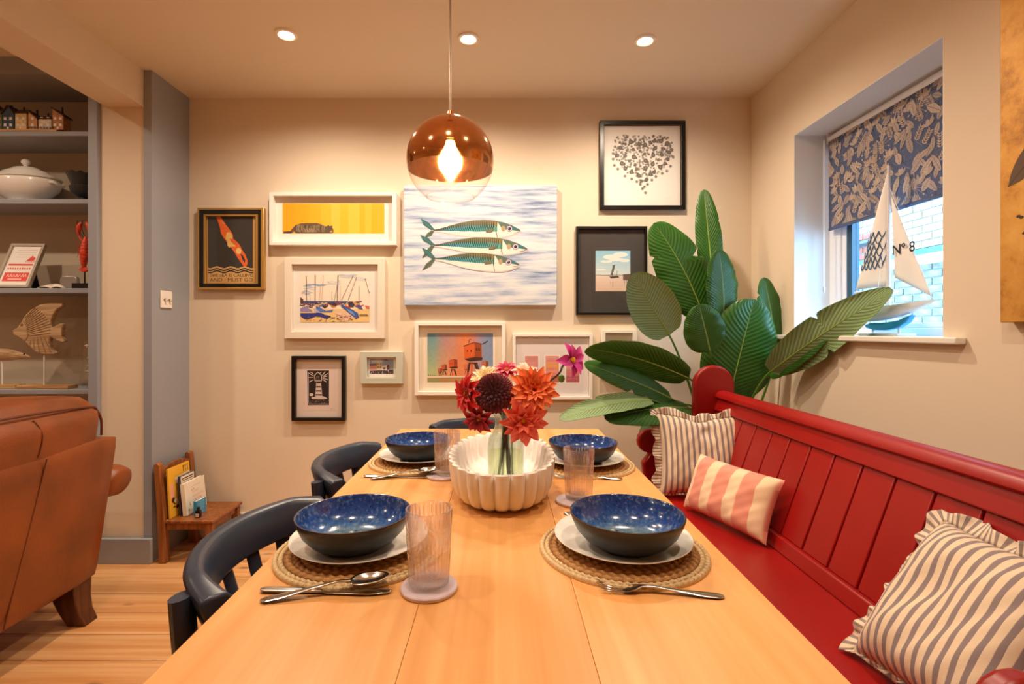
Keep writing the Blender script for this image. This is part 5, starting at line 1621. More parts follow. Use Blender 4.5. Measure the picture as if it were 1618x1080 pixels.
def fish(tx, ty, nx, ny, top, bot, gill, tail, fin):
    """a mackerel in crop coordinates from tail root (tx,ty) to nose (nx,ny)"""
    C = crop(640, 335, 6.742)
    def pt(t, off): return (tx + (nx - tx) * t, ty + (ny - ty) * t + off)
    ts = [0, .06, .15, .3, .45, .6, .7, .8, .9, .97, 1]
    up = [6, 14, 38, 78, 104, 110, 104, 88, 56, 22, 4]
    dn = [6, 10, 24, 52, 70, 76, 76, 70, 46, 18, 6]
    U = [pt(t, -u * top) for t, u in zip(ts, up)]; L = [pt(t, d * bot) for t, d in zip(ts, dn)]
    a.poly(C([(x + 14, y + 12) for x, y in L] + [(x + 14, y + 10) for x, y in U[::-1]]), (196, 190, 190))
    a.poly(C(U + L[::-1]), (238, 222, 214))
    g = gill
    n = 30
    Uo = [pt(g * i / n, -interp(ts, up, g * i / n) * top) for i in range(n + 1)]
    Mi = [pt(g * i / n, interp(ts, dn, g * i / n) * bot * 0.15 + 2 * math.sin(i)) for i in range(n + 1)]
    for i in range(n):
        t = i / n
        c = (46 + 70 * t, 132 + 10 * t, 164 - 60 * t)
        ly = a.k
        h1 = [(x * .55 + X * .45, y * .55 + Y_ * .45) for (x, y), (X, Y_) in zip(Uo, Mi)]
        a.poly(C([Uo[i], Uo[i + 1], h1[i + 1], h1[i]]), (94 + 40 * t, 110 + 10 * t, 84 - 10 * t), layer=ly)
        a.poly(C([h1[i], h1[i + 1], Mi[i + 1], Mi[i]]), (52 + 40 * t, 160, 200 - 60 * t), layer=ly)
    a.k += 1
    for i in range(1, 34):
        t = i / 35 * g
        u = interp(ts, up, t) * top; d = interp(ts, dn, t) * bot
        p, q = pt(t, -u * 0.9), pt(t - 0.02, d * 0.08)
        m_ = ((p[0] + q[0]) / 2 + 7, (p[1] + q[1]) / 2)
        a.stroke(C([p, m_, q]), [0.7, 1.5, 0.8], (20, 44, 58))
    # head
    hd = [(x, y) for (x, y), t in zip(U, ts) if t > g]; hl = [(x, y) for (x, y), t in zip(L, ts) if t > g]
    gp, gq = pt(g, -interp(ts, up, g) * top), pt(g, interp(ts, dn, g) * bot)
    a.poly(C([gp] + hd + [pt(1, 2)] + [pt(.9, -8), pt(g + .06, -12 * top)]), (84, 110, 96))
    a.poly(C([pt(.86, -interp(ts, up, .86) * top), pt(.93, -40 * top), pt(1, -4), pt(.99, 4), pt(.93, -4), pt(.88, -10)]), (40, 112, 122))
    e = C([pt(g + .07, -22 * top)])[0]; a.ell(e[0], e[1], 3.4, 4.6, (168, 150, 116))
    a.stroke(C([gp, pt(g - .015, -30), pt(g - .012, 20), gq]), 1.0, (40, 42, 48))
    e = C([pt(.875, -22 * top)])[0]
    for rr, c in ((5.0, (120, 100, 90)), (4.2, (214, 196, 214)), (2.7, (40, 36, 90)), (1.2, (10, 10, 20))): a.ell(e[0], e[1], rr, rr, c)
    a.ell(e[0] - .8, e[1] - .9, .5, .5, (250, 250, 250))
    a.stroke(C([pt(1, 4), pt(.96, 18), pt(.92, 26)]), 0.6, (90, 80, 80))
    # fin, outline, tail
    fx, fy = pt(fin, 4); a.poly(C([(fx, fy - 14), (fx + 90, fy - 26), (fx + 70, fy + 10), (fx + 10, fy + 22)]), (110, 108, 84)); a.stroke(C([(fx, fy + 20), (fx + 70, fy + 12), (fx + 90, fy - 26)]), 0.6, (40, 40, 40))
    a.stroke(C(U), 0.8, (96, 90, 56))
    (ux, uy), (lx, ly_) = tail
    a.poly(C([(tx + 16, ty - 10), (tx - 20, ty - 4), ((tx + ux) / 2 - 36, (ty + uy) / 2 + 6), (ux, uy), ((tx + ux) / 2 + 20, (ty + uy) / 2 - 20)]), (44, 104, 108))
    a.poly(C([(tx + 10, ty - 4), (ux + 8, uy + 14), ((tx + ux) / 2, (ty + uy) / 2 + 4)]), (110, 124, 96))
    a.poly(C([(tx + 12, ty + 6), (tx - 22, ty), ((tx + lx) / 2 - 22, (ty + ly_) / 2 - 8), (lx, ly_), ((tx + lx) / 2 + 28, (ty + ly_) / 2 + 14)]), (88, 104, 84))
    a.stroke(C([(tx, ty + 4), (lx + 6, ly_ - 6)]), 0.7, (40, 60, 56))
fish(300, 196, 1228, 198, 1.0, 0.95, 0.735, ((168, 66), (208, 280)), 0.60)
fish(300, 355, 1303, 395, 0.98, 0.90, 0.735, ((162, 242), (182, 492)), 0.585)
fish(310, 498, 1216, 560, 0.86, 1.15, 0.71, ((184, 378), (184, 618)), 0.59)
a.done('painted_fish', M['print'], cv)

# ---- gold leaf panel on the right wall
k = NT('aged_gold_leaf')
cc_ = k.coords('Object')
n1 = k.n('ShaderNodeTexNoise', i_Scale=7.0, i_Detail=8.0, i_Roughness=0.7); k.l(cc_, n1.inputs['Vector'])
k.l(k.ramp(n1.outputs[0], [(0.3, (150, 96, 34)), (0.45, (206, 150, 66)), (0.7, (226, 178, 92))]), k.b.inputs['Base Color'])
k.b.inputs['Roughness'].default_value = 0.5; k.b.inputs['Metallic'].default_value = 0.35
k.bump(n1.outputs[0], 0.3, 0.003)
gp = empty('gold_panel', (XR, 1.0, 1.165), 'aged gold leaf panel with painted leaves on the window wall', 'picture')
GX = XR - 0.035
mk('gilded_panel', bxm(GX, XR - 0.0005, 0.55, 1.375, 1.17, 2.062), k.m, gp, bevel=0.002)
a = Art(lambda u, v, d: Vector((GX - 0.0006 - d, u, v)))
def bl(y0, z0, y1, z1, w, c):
    d = Vector((y1 - y0, z1 - z0)); n = Vector((-d.y, d.x)).normalized() * w
    pts = [(y0 + d.x * t + n.x * s * math.sin(PI * t) ** .8, z0 + d.y * t + n.y * s * math.sin(PI * t) ** .8) for s, tt in ((1, [i / 8 for i in range(9)]), (-1, [i / 8 for i in range(7, 0, -1)])) for t in tt]
    a.poly(pts, c); a.stroke([(y0, z0), (y1, z1)], 0.003, (60, 40, 26))
bl(1.352, 1.532, 1.22, 1.66, 0.034, (92, 66, 44)); bl(1.20, 1.50, 1.05, 1.60, 0.04, (84, 60, 44)); bl(1.15, 1.72, 0.95, 1.86, 0.045, (96, 70, 46)); bl(1.0, 1.45, 0.8, 1.52, 0.04, (92, 66, 44))
a.stroke([(1.3, 1.3), (1.2, 1.45), (1.05, 1.62), (0.9, 1.9)], 0.008, (70, 48, 30))
for y_, z_ in ((1.325, 1.447), (1.318, 1.443), (1.31, 1.40), (1.24, 1.36)): a.ell(y_, z_, 0.006, 0.004, (60, 40, 30))
a.done('painted_leaves', M['print'], gp)
# ------------------------------------------------------------------ built-in shelves in the living room
bc = empty('bookcase', (-2.8, 2.68, 0), 'built-in grey painted alcove shelves full of seaside ornaments', 'shelving')
SX0, SX1 = -3.6, -1.9855
YS = 2.55
M['shelf_back'] = mat('shelf_back_paint', (196, 180, 158), 0.7)
mk('back_panel', bxm(SX0, SX1, YB - 0.012, YB - 0.0005, 0.0, 2.41), M['shelf_back'], bc)
SHZ = [2.152, 1.811, 1.361, 0.852, 0.45]
for z in SHZ:
    mk('shelf', bxm(SX0, SX1, YS, YB - 0.0125, z - 0.025, z), M['grey'], bc, bevel=0.003)
mk('top_board', bxm(SX0, SX1, YS - 0.03, YB - 0.0125, 2.412, 2.435), M['grey'], bc)
mk('fascia', bxm(SX0, SX1, YS - 0.05, YS - 0.0305, 2.412, 2.4995), M['grey'], bc)
mk('front_post', bxm(-2.034, -1.9858, YP - 0.02, YS - 0.0005, 0.0, 2.412), M['grey'], bc, bevel=0.004)
mk('plinth', bxm(SX0, -2.035, YS - 0.01, YB - 0.0125, 0.0, 0.42), M['grey'], bc)
mk('side_panel', bxm(SX0 - 0.03, SX0 - 0.0005, YP - 0.02, YB - 0.0125, 0.0, 2.435), M['grey'], bc)

def Q(px, Y): return (px - VX) / F * Y
# ---- row of driftwood cottages
YH = 2.562
hs = empty('cottage_row', (Q(40, YH), YH + 0.03, SHZ[0] + 0.0003), 'row of little painted wooden cottages on a driftwood base', 'ornament')
M['drift'] = wood('driftwood', (150, 104, 60), (196, 150, 96), (222, 184, 132), 'X', 0.7, 3.0, knots=False)
M['house_roof'] = mat('dark_house_roof', (66, 44, 32), 0.7, var=0.2, vscale=40)
zb = SHZ[0] + 0.0003
mk('driftwood_base', bxm(Q(-40, YH), Q(91, YH), YH - 0.006, YH + 0.07, zb, zb + 0.014), M['drift'], hs, bevel=0.003)
houses = [(-16, 3, 178, 168, (96, 104, 66), 'g'), (4, 21.5, 180, 168, (62, 84, 104), 'g'), (24, 41.5, 179, 171, (224, 196, 146), 'h'), (45, 58.5, 188, 175, (200, 152, 106), 'l'), (61, 81, 188, 181, (222, 210, 196), 'h'), (83, 100, 184, 171, (186, 132, 92), 'l')]
YHh = YH + 0.004
for x0, x1, ye, yr, c, kind in houses:
    X0, X1 = Q(x0, YHh), Q(x1, YHh)
    Ze = P(0, ye, YHh).z; Zr = P(0, yr, YHh).z
    z0 = zb + 0.0142
    if kind == 'g': pts = [(X0, z0), (X1, z0), (X1, Ze), ((X0 + X1) / 2, Zr), (X0, Ze)]
    elif kind == 'l': pts = [(X0, z0), (X1, z0), (X1, Ze), (X0, Zr)]
    else: pts = [(X0, z0), (X1, z0), (X1, Ze), (X0, Ze)]
    h_ = mk('cottage', prism(pts, YHh, YHh + 0.045, 'XZ'), mat('cottage_paint', c, 0.7, var=0.12, vscale=60), hs, smooth=0)
    r_ = bmesh.new(); t_ = 0.006
    if kind == 'g':
        for s, xa in ((1, X0 - 0.006), (-1, X1 + 0.006)):
            xm = (X0 + X1) / 2
            prism([(xa, Ze - 0.003), (xm, Zr), (xm, Zr + t_ * 1.3), (xa, Ze + t_ - 0.002)], YHh - 0.006, YHh + 0.05, 'XZ', r_)
    elif kind == 'l':
        prism([(X0 - 0.004, Zr), (X1 + 0.008, Ze - 0.003), (X1 + 0.008, Ze + t_ - 0.002), (X0 - 0.004, Zr + t_)], YHh - 0.006, YHh + 0.05, 'XZ', r_)
    else:
        vs_ = [(X0 - 0.007, YHh - 0.009, Ze), (X1 + 0.007, YHh - 0.009, Ze), (X1 + 0.002, YHh + 0.022, Zr), (X0 + 0.0, YHh + 0.022, Zr), (X1 + 0.007, YHh + 0.05, Ze), (X0 - 0.007, YHh + 0.05, Ze)]
        v = [r_.verts.new(p) for p in vs_]
        for f in ((0, 1, 2, 3), (3, 2, 4, 5), (0, 3, 5), (1, 4, 2), (0, 5, 4, 1)): r_.faces.new([v[i] for i in f])
    mk('roof', r_, M['house_roof'], h_, smooth=0)
    cx = X0 + (X1 - X0) * (0.5 if kind != 'l' else 0.62)
    mk('chimney', bxm(cx - 0.003, cx + 0.003, YHh + 0.015, YHh + 0.022, Zr - 0.015, Zr + 0.013), M['house_roof'], h_, smooth=0)
    nw = 2 if x1 - x0 > 14 else 1
    for iw in range(nw):
        for iz in range(2 if Ze - z0 > 0.05 else 1):
            wx = X0 + (X1 - X0) * ((iw + 0.5) / nw); wz = z0 + 0.022 + iz * 0.032
            mk('cottage_window', bxm(wx - 0.0065, wx + 0.0065, YHh - 0.0016, YHh - 0.0001, wz - 0.006, wz + 0.008), M['cloud'], h_, smooth=0)
    wx = X0 + (X1 - X0) * 0.5
    mk('cottage_door', bxm(wx - 0.005, wx + 0.005, YHh - 0.0018, YHh - 0.0001, z0, z0 + 0.014), M['cloud'], h_, smooth=0)
bm = bmesh.new()
for i in range(9):
    x = Q(46, YH) + i * 0.0155; box(bm, x, x + 0.0022, YH - 0.004, YH - 0.002, zb + 0.0142, zb + 0.026)
box(bm, Q(46, YH), Q(46, YH) + 0.127, YH - 0.0035, YH - 0.0022, zb + 0.022, zb + 0.0245)
mk('picket_fence', bm, M['house_roof'], hs, smooth=0)

# ---- tureen
YT = 2.668
sc_ = F / YT
def zt(py): return EYE - (py - VY) / sc_
tz = SHZ[1] + 0.0003
tr_o = empty('soup_tureen', (Q(41, YT), YT, tz), 'white ceramic lidded soup tureen on the second shelf', 'tureen')
H = 0.235
def ov(th, r, z, i): return r, z
bm = lathe([(0, 0), (0.075, 0), (0.08, 0.006), (0.07, 0.014), (0.075, 0.02), (0.115, 0.042), (0.148, 0.075), (0.16, 0.105), (0.157, 0.122), (0.150, 0.128), (0, 0.128)], 56)
for v in bm.verts: v.co.y *= 0.66; v.co.x *= 1.08
mk('tureen_body', bm, M['white_cer'], tr_o, world=False, smooth=60)
bm = lathe([(0, 0.1285), (0.160, 0.1285), (0.163, 0.134), (0.150, 0.142), (0.11, 0.162), (0.105, 0.168), (0.07, 0.182), (0.062, 0.190), (0.03, 0.197), (0, 0.199)], 56)
for v in bm.verts: v.co.y *= 0.66; v.co.x *= 1.08
lid = mk('lid', bm, M['white_cer'], tr_o, world=False, smooth=60)
mk('lid_knob', lathe([(0, 0.196), (0.012, 0.198), (0.010, 0.206), (0.020, 0.216), (0.021, 0.226), (0.013, 0.236), (0, 0.238)], 24), M['white_cer'], lid, world=False, smooth=60)
for s in (-1, 1):
    mk('handle', tube(catmull([(s * 0.150, -0.035, 0.106), (s * 0.172, -0.03, 0.108), (s * 0.180, -0.012, 0.098), (s * 0.180, 0.012, 0.098), (s * 0.172, 0.03, 0.108), (s * 0.150, 0.035, 0.106)], 5), 0.009, 10), M['white_cer'], tr_o, world=False, smooth=60)
# ---- blue dish at its side
bd = mk('blue_dish', lathe([(0, 0.0), (0.05, 0.0), (0.10, 0.028), (0.115, 0.045), (0.112, 0.047), (0.096, 0.031), (0.048, 0.006), (0, 0.006)], 40), mat('petrol_glaze', (22, 62, 88), 0.2))
bd.location = (Q(-25, 2.645), 2.665, tz)
tag(bd, 'dark petrol blue dish beside the tureen, mostly out of view', 'dish')
bd.location = (Q(-62, 2.665), 2.665, tz)
# ---- dark urn
def scal(th, r, z, i):
    if z > 0.125: return r * (1 + 0.03 * math.cos(th * 12)), z + 0.004 * math.cos(th * 12)
    if 0.03 < z < 0.085: return r * (1 + 0.035 * abs(math.cos(th * 10))), z
    return r, z
ur = mk('dark_urn', lathe([(0, 0), (0.034, 0), (0.036, 0.008), (0.022, 0.016), (0.018, 0.026), (0.032, 0.036), (0.052, 0.055), (0.058, 0.08), (0.05, 0.088), (0.056, 0.105), (0.066, 0.132), (0.074, 0.148), (0.070, 0.149), (0.058, 0.128), (0.045, 0.09), (0.03, 0.05), (0, 0.045)], 96, rfun=scal), mat('charcoal_urn', (44, 46, 48), 0.45))
ur.location = (Q(132, 2.64), 2.64, tz)
tag(ur, 'charcoal fluted goblet urn beside the white tureen', 'urn')

# ---- framed card on the third shelf
z3 = SHZ[2] + 0.0003
fr_o = empty('desk_frame', (Q(28, 2.585), 2.585, z3), 'grey photo frame with red and white lettering leaning on the shelf', 'frame')
MM = Matrix.Translation((Q(17, 2.58), 2.575, z3 + 0.0085)) @ Matrix.Rotation(R(3), 4, 'Z') @ Matrix.Rotation(-R(24), 4, 'X')
W_, H_ = 0.172, 0.262
def frm(bm): bm.transform(Matrix.Translation((0, 0, 0.0)) ); bm.transform(MM); return bm
b_ = ring_bm((-W_ / 2, 0, W_ / 2, H_), (-W_ / 2 + 0.014, 0.014, W_ / 2 - 0.014, H_ - 0.014), 0.02, 0.0)
mk('frame', frm(b_), mat('taupe_frame', (168, 154, 136), 0.5), fr_o, bevel=0.0015)
b_ = bxm(-W_ / 2 + 0.0142, W_ / 2 - 0.0142, 0.008, 0.018, 0.0142, H_ - 0.0142); mk('card', frm(b_), M['mount'], fr_o)
a = Art(lambda u, v, d: MM @ Vector((-W_ / 2 + 0.0142 + u * (W_ - 0.0284), 0.0075 - d, 0.0142 + v * (H_ - 0.0284))))
RD = (224, 62, 50)
a.rect(0.08, 0.10, 0.92, 0.32, RD)
for i in range(7): a.stroke([(0.18 + i * 0.1, 0.21), (0.21 + i * 0.1, 0.285), (0.25 + i * 0.1, 0.21)], 0.022, (250, 226, 214), layer=2)
a.k = 3
a.stroke([(0.25, 0.155), (0.72, 0.155)], 0.035, (246, 190, 176))
for i in range(10): a.rect(0.1 + i * 0.082, 0.40, 0.15 + i * 0.082, 0.445, RD, layer=4)
a.rect(0.08, 0.50, 0.92, 0.545, RD, layer=4)
for i in range(5): a.rect(0.62 + i * 0.07, 0.585, 0.66 + i * 0.07, 0.605, RD, layer=4)
a.k = 5
a.poly([(0.62, 0.62), (0.9, 0.62), (0.92, 0.7), (0.78, 0.76), (0.7, 0.68)], RD)
for v in (0.72, 0.78, 0.84, 0.90): a.stroke([(0.1 + 0.1 * (v * 10 % 2), v), (0.88, v)], 0.010, (214, 196, 200), layer=6)
a.done('printed_card', M['print'], fr_o)
b_ = bmesh.new(); box(b_, -0.02, 0.02, 0.0, 0.003, -0.14, 0.0)
b_.transform(MM @ Matrix.Translation((0.03, 0.021, 0.150)) @ Matrix.Rotation(R(40), 4, 'X')); mk('easel_strut', b_, M['black'], fr_o)
# ---- scallop shell
def shell_bm(r=0.056):
    def fn(u, v):
        th = PI * (u * 1.1 - 0.05)
        rr = r * v * (1 + 0.05 * abs(math.cos(u * 16 * PI)) * v)
        h = 0.026 * math.sin(PI * min(1, v * 0.96)) * (0.8 + 0.2 * abs(math.cos(u * 16 * PI))) * (0.35 + 0.65 * math.sin(PI * u))
        return Vector((rr * math.cos(th) * 1.1, rr * math.sin(th) * 0.9 - r * 0.4, 0.0025 + h))
    return grid(fn, 64, 10)
sh = mk('scallop_shell', shell_bm(), mat('shell_white', (238, 226, 208), 0.5), smooth=50); solid(sh, 0.002, 1)
sh.location = (Q(85, 2.62), 2.625, z3)
tag(sh, 'white scallop shell lying between the frame and the lobster', 'shell')
# ---- pewter tin
tn = empty('pewter_tin', (Q(112, 2.66), 2.655, z3), 'small silvery rounded tin standing behind the shell', 'tin')
bm = prism([(0.045 * math.copysign(abs(math.cos(q)) ** .45, math.cos(q)), 0.036 + 0.036 * math.copysign(abs(math.sin(q)) ** .45, math.sin(q))) for q in [2 * PI * i / 40 for i in range(40)]], -0.012, 0.012, 'XZ')
pw = mat('pewter', (178, 178, 178), 0.35, 0.8, bump=0.3, bscale=120)
mk('tin_body', bm, pw, tn, world=False, bevel=0.003)
mk('tin_hinge', bxm(-0.012, 0.012, 0.0121, 0.0145, 0.03, 0.042), pw, tn, world=False)
# ---- lobster ornament
lb = empty('lobster_ornament', (Q(129, 2.60), 2.60, z3), 'red wooden lobster ornament on a black stand', 'ornament')
LX = Q(134, 2.60)
mk('stand_base', bxm(Q(115, 2.58), Q(150, 2.58), 2.572, 2.628, z3, z3 + 0.028), M['black'], lb, bevel=0.002)
mk('stand_rod', tube([(LX, 2.60, z3 + 0.028), (LX, 2.60, z3 + 0.12)], 0.003, 8), M['black_metal'], lb)
RL = mat('lobster_red', (206, 62, 34), 0.45, var=0.15, vscale=60)
body = []
rad = []
z_ = z3 + 0.115
for i in range(31):
    t = i / 30
    body.append((LX - 0.006 + 0.010 * t, 2.60, z_ + 0.155 * t))
    rad.append((0.010 + 0.009 * math.sin(PI * min(1, t * 1.1)) + 0.0018 * (i % 3 == 0)) * (1 if t < 0.85 else 1 - (t - 0.85) * 3))
mk('lobster_body', tube(body, rad, 14), RL, lb)
mk('tail_fan', prism([(LX - 0.006, z_ + 0.004), (LX - 0.03, z_ - 0.018), (LX - 0.012, z_ - 0.026), (LX + 0.008, z_ - 0.026), (LX + 0.026, z_ - 0.016)], 2.594, 2.606, 'XZ'), RL, lb, bevel=0.002)
for s in (-1, 1):
    mk('claw', tube(catmull([(LX + s * 0.012, 2.60, z_ + 0.13), (LX + s * 0.028, 2.598, z_ + 0.16), (LX + s * 0.026, 2.596, z_ + 0.20), (LX + s * 0.012, 2.596, z_ + 0.225)], 6), [0.004] * 7 + [0.006 + 0.006 * math.sin(PI * i / 11) for i in range(12)], 10), RL, lb)
    mk('antenna', tube(catmull([(LX + s * 0.004, 2.595, z_ + 0.15), (LX - 0.016 * 1 + s * 0.01, 2.59, z_ + 0.19), (LX - 0.018 + s * 0.012, 2.59, z_ + 0.23), (LX + s * 0.008, 2.59, z_ + 0.238)], 5), 0.0014, 6), M['black'], lb)
    for i in range(4):
        zz = z_ + 0.06 + i * 0.018
        mk('walking_leg', tube([(LX + s * 0.012, 2.598, zz), (LX + s * 0.026, 2.592, zz + 0.004), (LX + s * 0.032, 2.592, zz - 0.014)], 0.0016, 6), RL, lb)

# ---- carved fish on a stand (fourth shelf)
z4 = SHZ[3] + 0.0003
YF = 2.60
M['carved'] = wood('carved_pale_wood', (150, 118, 84), (190, 156, 116), (214, 186, 148), 'X', 0.75, 4.0, knots=False)
cf = empty('carved_fish', (Q(69, YF), YF, z4), 'carved pale wooden angelfish ornament with tall fins on a rod stand', 'ornament')
CQ = crop(0, 340, 3.6)
def px2(pts, Y): return [((x - VX) / F * Y, EYE - (y - VY) / F * Y) for x, y in CQ(pts)]
fishpts = [(82, 655), (110, 640), (135, 605), (150, 575), (190, 535), (240, 508), (300, 498), (368, 500), (366, 518), (330, 540), (308, 580), (300, 610), (305, 638), (330, 628), (350, 615), (372, 616), (362, 650), (362, 690), (380, 715), (366, 724), (340, 712), (310, 698), (296, 690), (290, 720), (300, 760), (328, 782), (318, 790), (260, 790), (210, 775), (170, 735), (150, 715), (120, 695), (90, 678)]
mk('fish_body', prism(px2(fishpts, YF), YF - 0.014, YF + 0.012, 'XZ'), M['carved'], cf, bevel=0.005, seg=3)
bm = bmesh.new()
def rib(p, q, w=0.0017):
    P0, P1 = px2([p, q], YF)
    tube([(P0[0], YF - 0.0142, P0[1]), ((P0[0] + P1[0]) / 2, YF - 0.0148, (P0[1] + P1[1]) / 2), (P1[0], YF - 0.0142, P1[1])], w, 6, bm)
for i in range(13):
    t = i / 12
    rib((155 + 20 * t, 585 + 100 * t), (215 + 85 * min(1, t * 1.4), 525 + 60 * t + 120 * t * t * .7))
for p, q in (((225, 690), (240, 780)), ((205, 700), (210, 768)), ((245, 690), (275, 785)), ((265, 690), (305, 782)), ((190, 710), (185, 745))): rib(p, q)
rib((148, 598), (170, 640)); rib((170, 640), (172, 690)); rib((172, 690), (155, 715))
mk('carved_ribs', bm, mat('carved_grooves', (146, 116, 84), 0.8), cf)
e = px2([(138, 622)], YF)[0]
bm = lathe([(0, 0.003), (0.006, 0.002), (0.007, 0)], 16); bm.transform(Matrix.Translation((e[0], YF - 0.0142, e[1])) @ Matrix.Rotation(R(90), 4, 'X')); mk('eye', bm, mat('carved_eye', (120, 92, 64), 0.7), cf)
rx = Q(70, YF)
mk('stand_rod', tube([(rx, YF, z4 + 0.018), (rx, YF, EYE - (561 - VY) / F * YF)], 0.0035, 8), M['white_paint'], cf)
mk('stand_base', bxm(Q(30, 2.58), Q(111, 2.58), 2.565, 2.63, z4, z4 + 0.018), M['drift'], cf, bevel=0.002)
# ---- slim fish on a stand
YG = 2.62
sf = empty('slim_fish', (Q(4, YG), YG, z4), 'slender pale carved fish on a thin rod stand', 'ornament')
pts = []; rad = []
for i in range(25):
    t = i / 24
    x = Q(-58 + 106 * t, YG); z = EYE - ((560 + 6 * (t - 0.6) ** 2 * 4) - VY) / F * YG
    pts.append((x, YG, z)); h = 0.034 * (math.sin(PI * min(1, 0.06 + t * 0.93)) ** 0.7) * (0.6 + 0.6 * t if t < 0.7 else 1.02 - (t - 0.7) * 0.5)
    rad.append((h * 0.5, max(0.003, h)))
mk('fish_body', tube(pts, rad, 16, up=(0, 0, 1)), M['carved'], sf, smooth=70)
bm = bmesh.new(); bmesh.ops.create_uvsphere(bm, u_segments=10, v_segments=6, radius=0.004); bm.transform(Matrix.Translation(P(38, 559, YG - 0.013)))
mk('eye', bm, M['black'], sf)
rx = Q(3.5, YG)
mk('stand_rod', tube([(rx, YG, z4 + 0.018), (rx, YG, EYE - (566 - VY) / F * YG)], 0.0035, 8), M['white_paint'], sf)
mk('stand_base', bxm(Q(-32, 2.60), Q(27, 2.60), 2.588, 2.65, z4, z4 + 0.018), M['drift'], sf, bevel=0.002)
mk('tail_fin', prism([(Q(-54, YG), EYE - (560 - VY) / F * YG), (Q(-70, YG), EYE - (548 - VY) / F * YG), (Q(-66, YG), EYE - (562 - VY) / F * YG), (Q(-71, YG), EYE - (574 - VY) / F * YG)], YG - 0.004, YG + 0.004, 'XZ'), M['carved'], sf)
# ---- glass cylinder of shells
gx, gy = Q(143, 2.62), 2.64
gv = empty('shell_vase', (gx, gy, z4), 'clear glass cylinder filled with small shells by the shelf post', 'vase')
mk('glass_cylinder', lathe([(0, 0), (0.046, 0), (0.047, 0.003), (0.047, 0.245), (0.044, 0.246), (0.044, 0.008), (0, 0.007)], 40), M['pane'], gv, world=False, smooth=60)
bm = bmesh.new()
for i in range(110):
    rr = 0.038 * math.sqrt(rnd.random()); th = rnd.uniform(0, 2 * PI); zz = 0.05 + rnd.uniform(0, 0.185)
    s_ = rnd.uniform(0.007, 0.012)
    b2 = bmesh.new(); bmesh.ops.create_icosphere(b2, subdivisions=1, radius=s_)
    b2.transform(Matrix.Translation((rr * math.cos(th) * 0.85, rr * math.sin(th) * 0.85, zz)) @ Matrix.Rotation(rnd.uniform(0, 3), 4, (rnd.random(), rnd.random(), 1)) @ Matrix.Diagonal((1, 0.6, 0.4, 1)))
    me = bpy.data.meshes.new('tmp'); b2.to_mesh(me); b2.free(); bm.from_mesh(me); bpy.data.meshes.remove(me)
o_ = mk('shells', bm, mat('mixed_shells', (206, 180, 150), 0.6, var=0.25, vscale=40), gv, world=False); o_['kind'] = 'stuff'

# ---- light switch on the grey lining
sw = empty('light_switch', (XL, 2.609, 1.308), 'white double dolly light switch on the grey side wall', 'switch')
mk('switch_plate', bxm(XL + 0.0003, XL + 0.009, 2.566, 2.652, 1.264, 1.352), M['switch'], sw, bevel=0.002)
for y in (2.592, 2.628):
    mk('dolly', tube([(XL + 0.009, y, 1.306), (XL + 0.022, y, 1.30)], [0.0035, 0.005], 10), M['chrome'], sw)
    bm = lathe([(0.0, 0.0), (0.0085, 0.0), (0.0075, 0.003), (0, 0.003)], 16); bm.transform(Matrix.Translation((XL + 0.0088, y, 1.306)) @ Matrix.Rotation(R(90), 4, 'Y'))
    mk('collar', bm, M['chrome'], sw)
# ------------------------------------------------------------------ plant
def leaf_mat(name, c, rough, wave_scale=1.0):
    k = NT(name)
    tc = k.n('ShaderNodeTexCoord'); sp = k.n('ShaderNodeSeparateXYZ'); k.l(tc.outputs['UV'], sp.inputs[0])
    # u across (0..1, midrib .5), v along; side veins run out and forward
    ab = k.n('ShaderNodeMath', operation='SUBTRACT'); ab.inputs[1].default_value = 0.5; k.l(sp.outputs[0], ab.inputs[0])
    ab2 = k.n('ShaderNodeMath', operation='ABSOLUTE'); k.l(ab.outputs[0], ab2.inputs[0])
    ma = k.n('ShaderNodeMath', operation='MULTIPLY_ADD'); ma.inputs[1].default_value = -0.42
    k.l(ab2.outputs[0], ma.inputs[0]); k.l(sp.outputs[1], ma.inputs[2])
    mu = k.n('ShaderNodeMath', operation='MULTIPLY'); mu.inputs[1].default_value = 150.0 * wave_scale; k.l(ma.outputs[0], mu.inputs[0])
    sn = k.n('ShaderNodeMath', operation='SINE'); k.l(mu.outputs[0], sn.inputs[0])
    mr = k.n('ShaderNodeMapRange'); mr.inputs[1].default_value = -1; mr.inputs[2].default_value = 1; k.l(sn.outputs[0], mr.inputs[0])
    lo = tuple(v * 0.86 for v in c); hi = tuple(min(255, v * 1.1) for v in c)
    k.l(k.ramp(mr.outputs[0], [(0.1, lo), (0.7, hi)]), k.b.inputs['Base Color'])
    k.b.inputs['Roughness'].default_value = rough
    k.bump(sn.outputs[0], 0.25, 0.003)
    tl = k.n('ShaderNodeBsdfTranslucent'); tl.inputs[0].default_value = lin((150, 180, 40))
    mx = k.n('ShaderNodeMixShader'); mx.inputs[0].default_value = 0.16
    k.l(k.b.outputs[0], mx.inputs[1]); k.l(tl.outputs[0], mx.inputs[2]); k.l(mx.outputs[0], k.out.inputs[0])
    return k.m
M['leaf_up'] = leaf_mat('leaf_upper_side', (50, 98, 30), 0.36)
M['leaf_down'] = leaf_mat('leaf_under_side', (132, 160, 112), 0.5)
M['midrib'] = mat('leaf_midrib', (140, 164, 70), 0.45)
M['petiole'] = mat('leaf_stalk', (78, 124, 36), 0.4)
PB = Vector((1.13, 2.60, 0.0))
pl_o = empty('potted_plant', PB, 'tall broad-leaved banana-like plant in the corner behind the bench', 'plant')
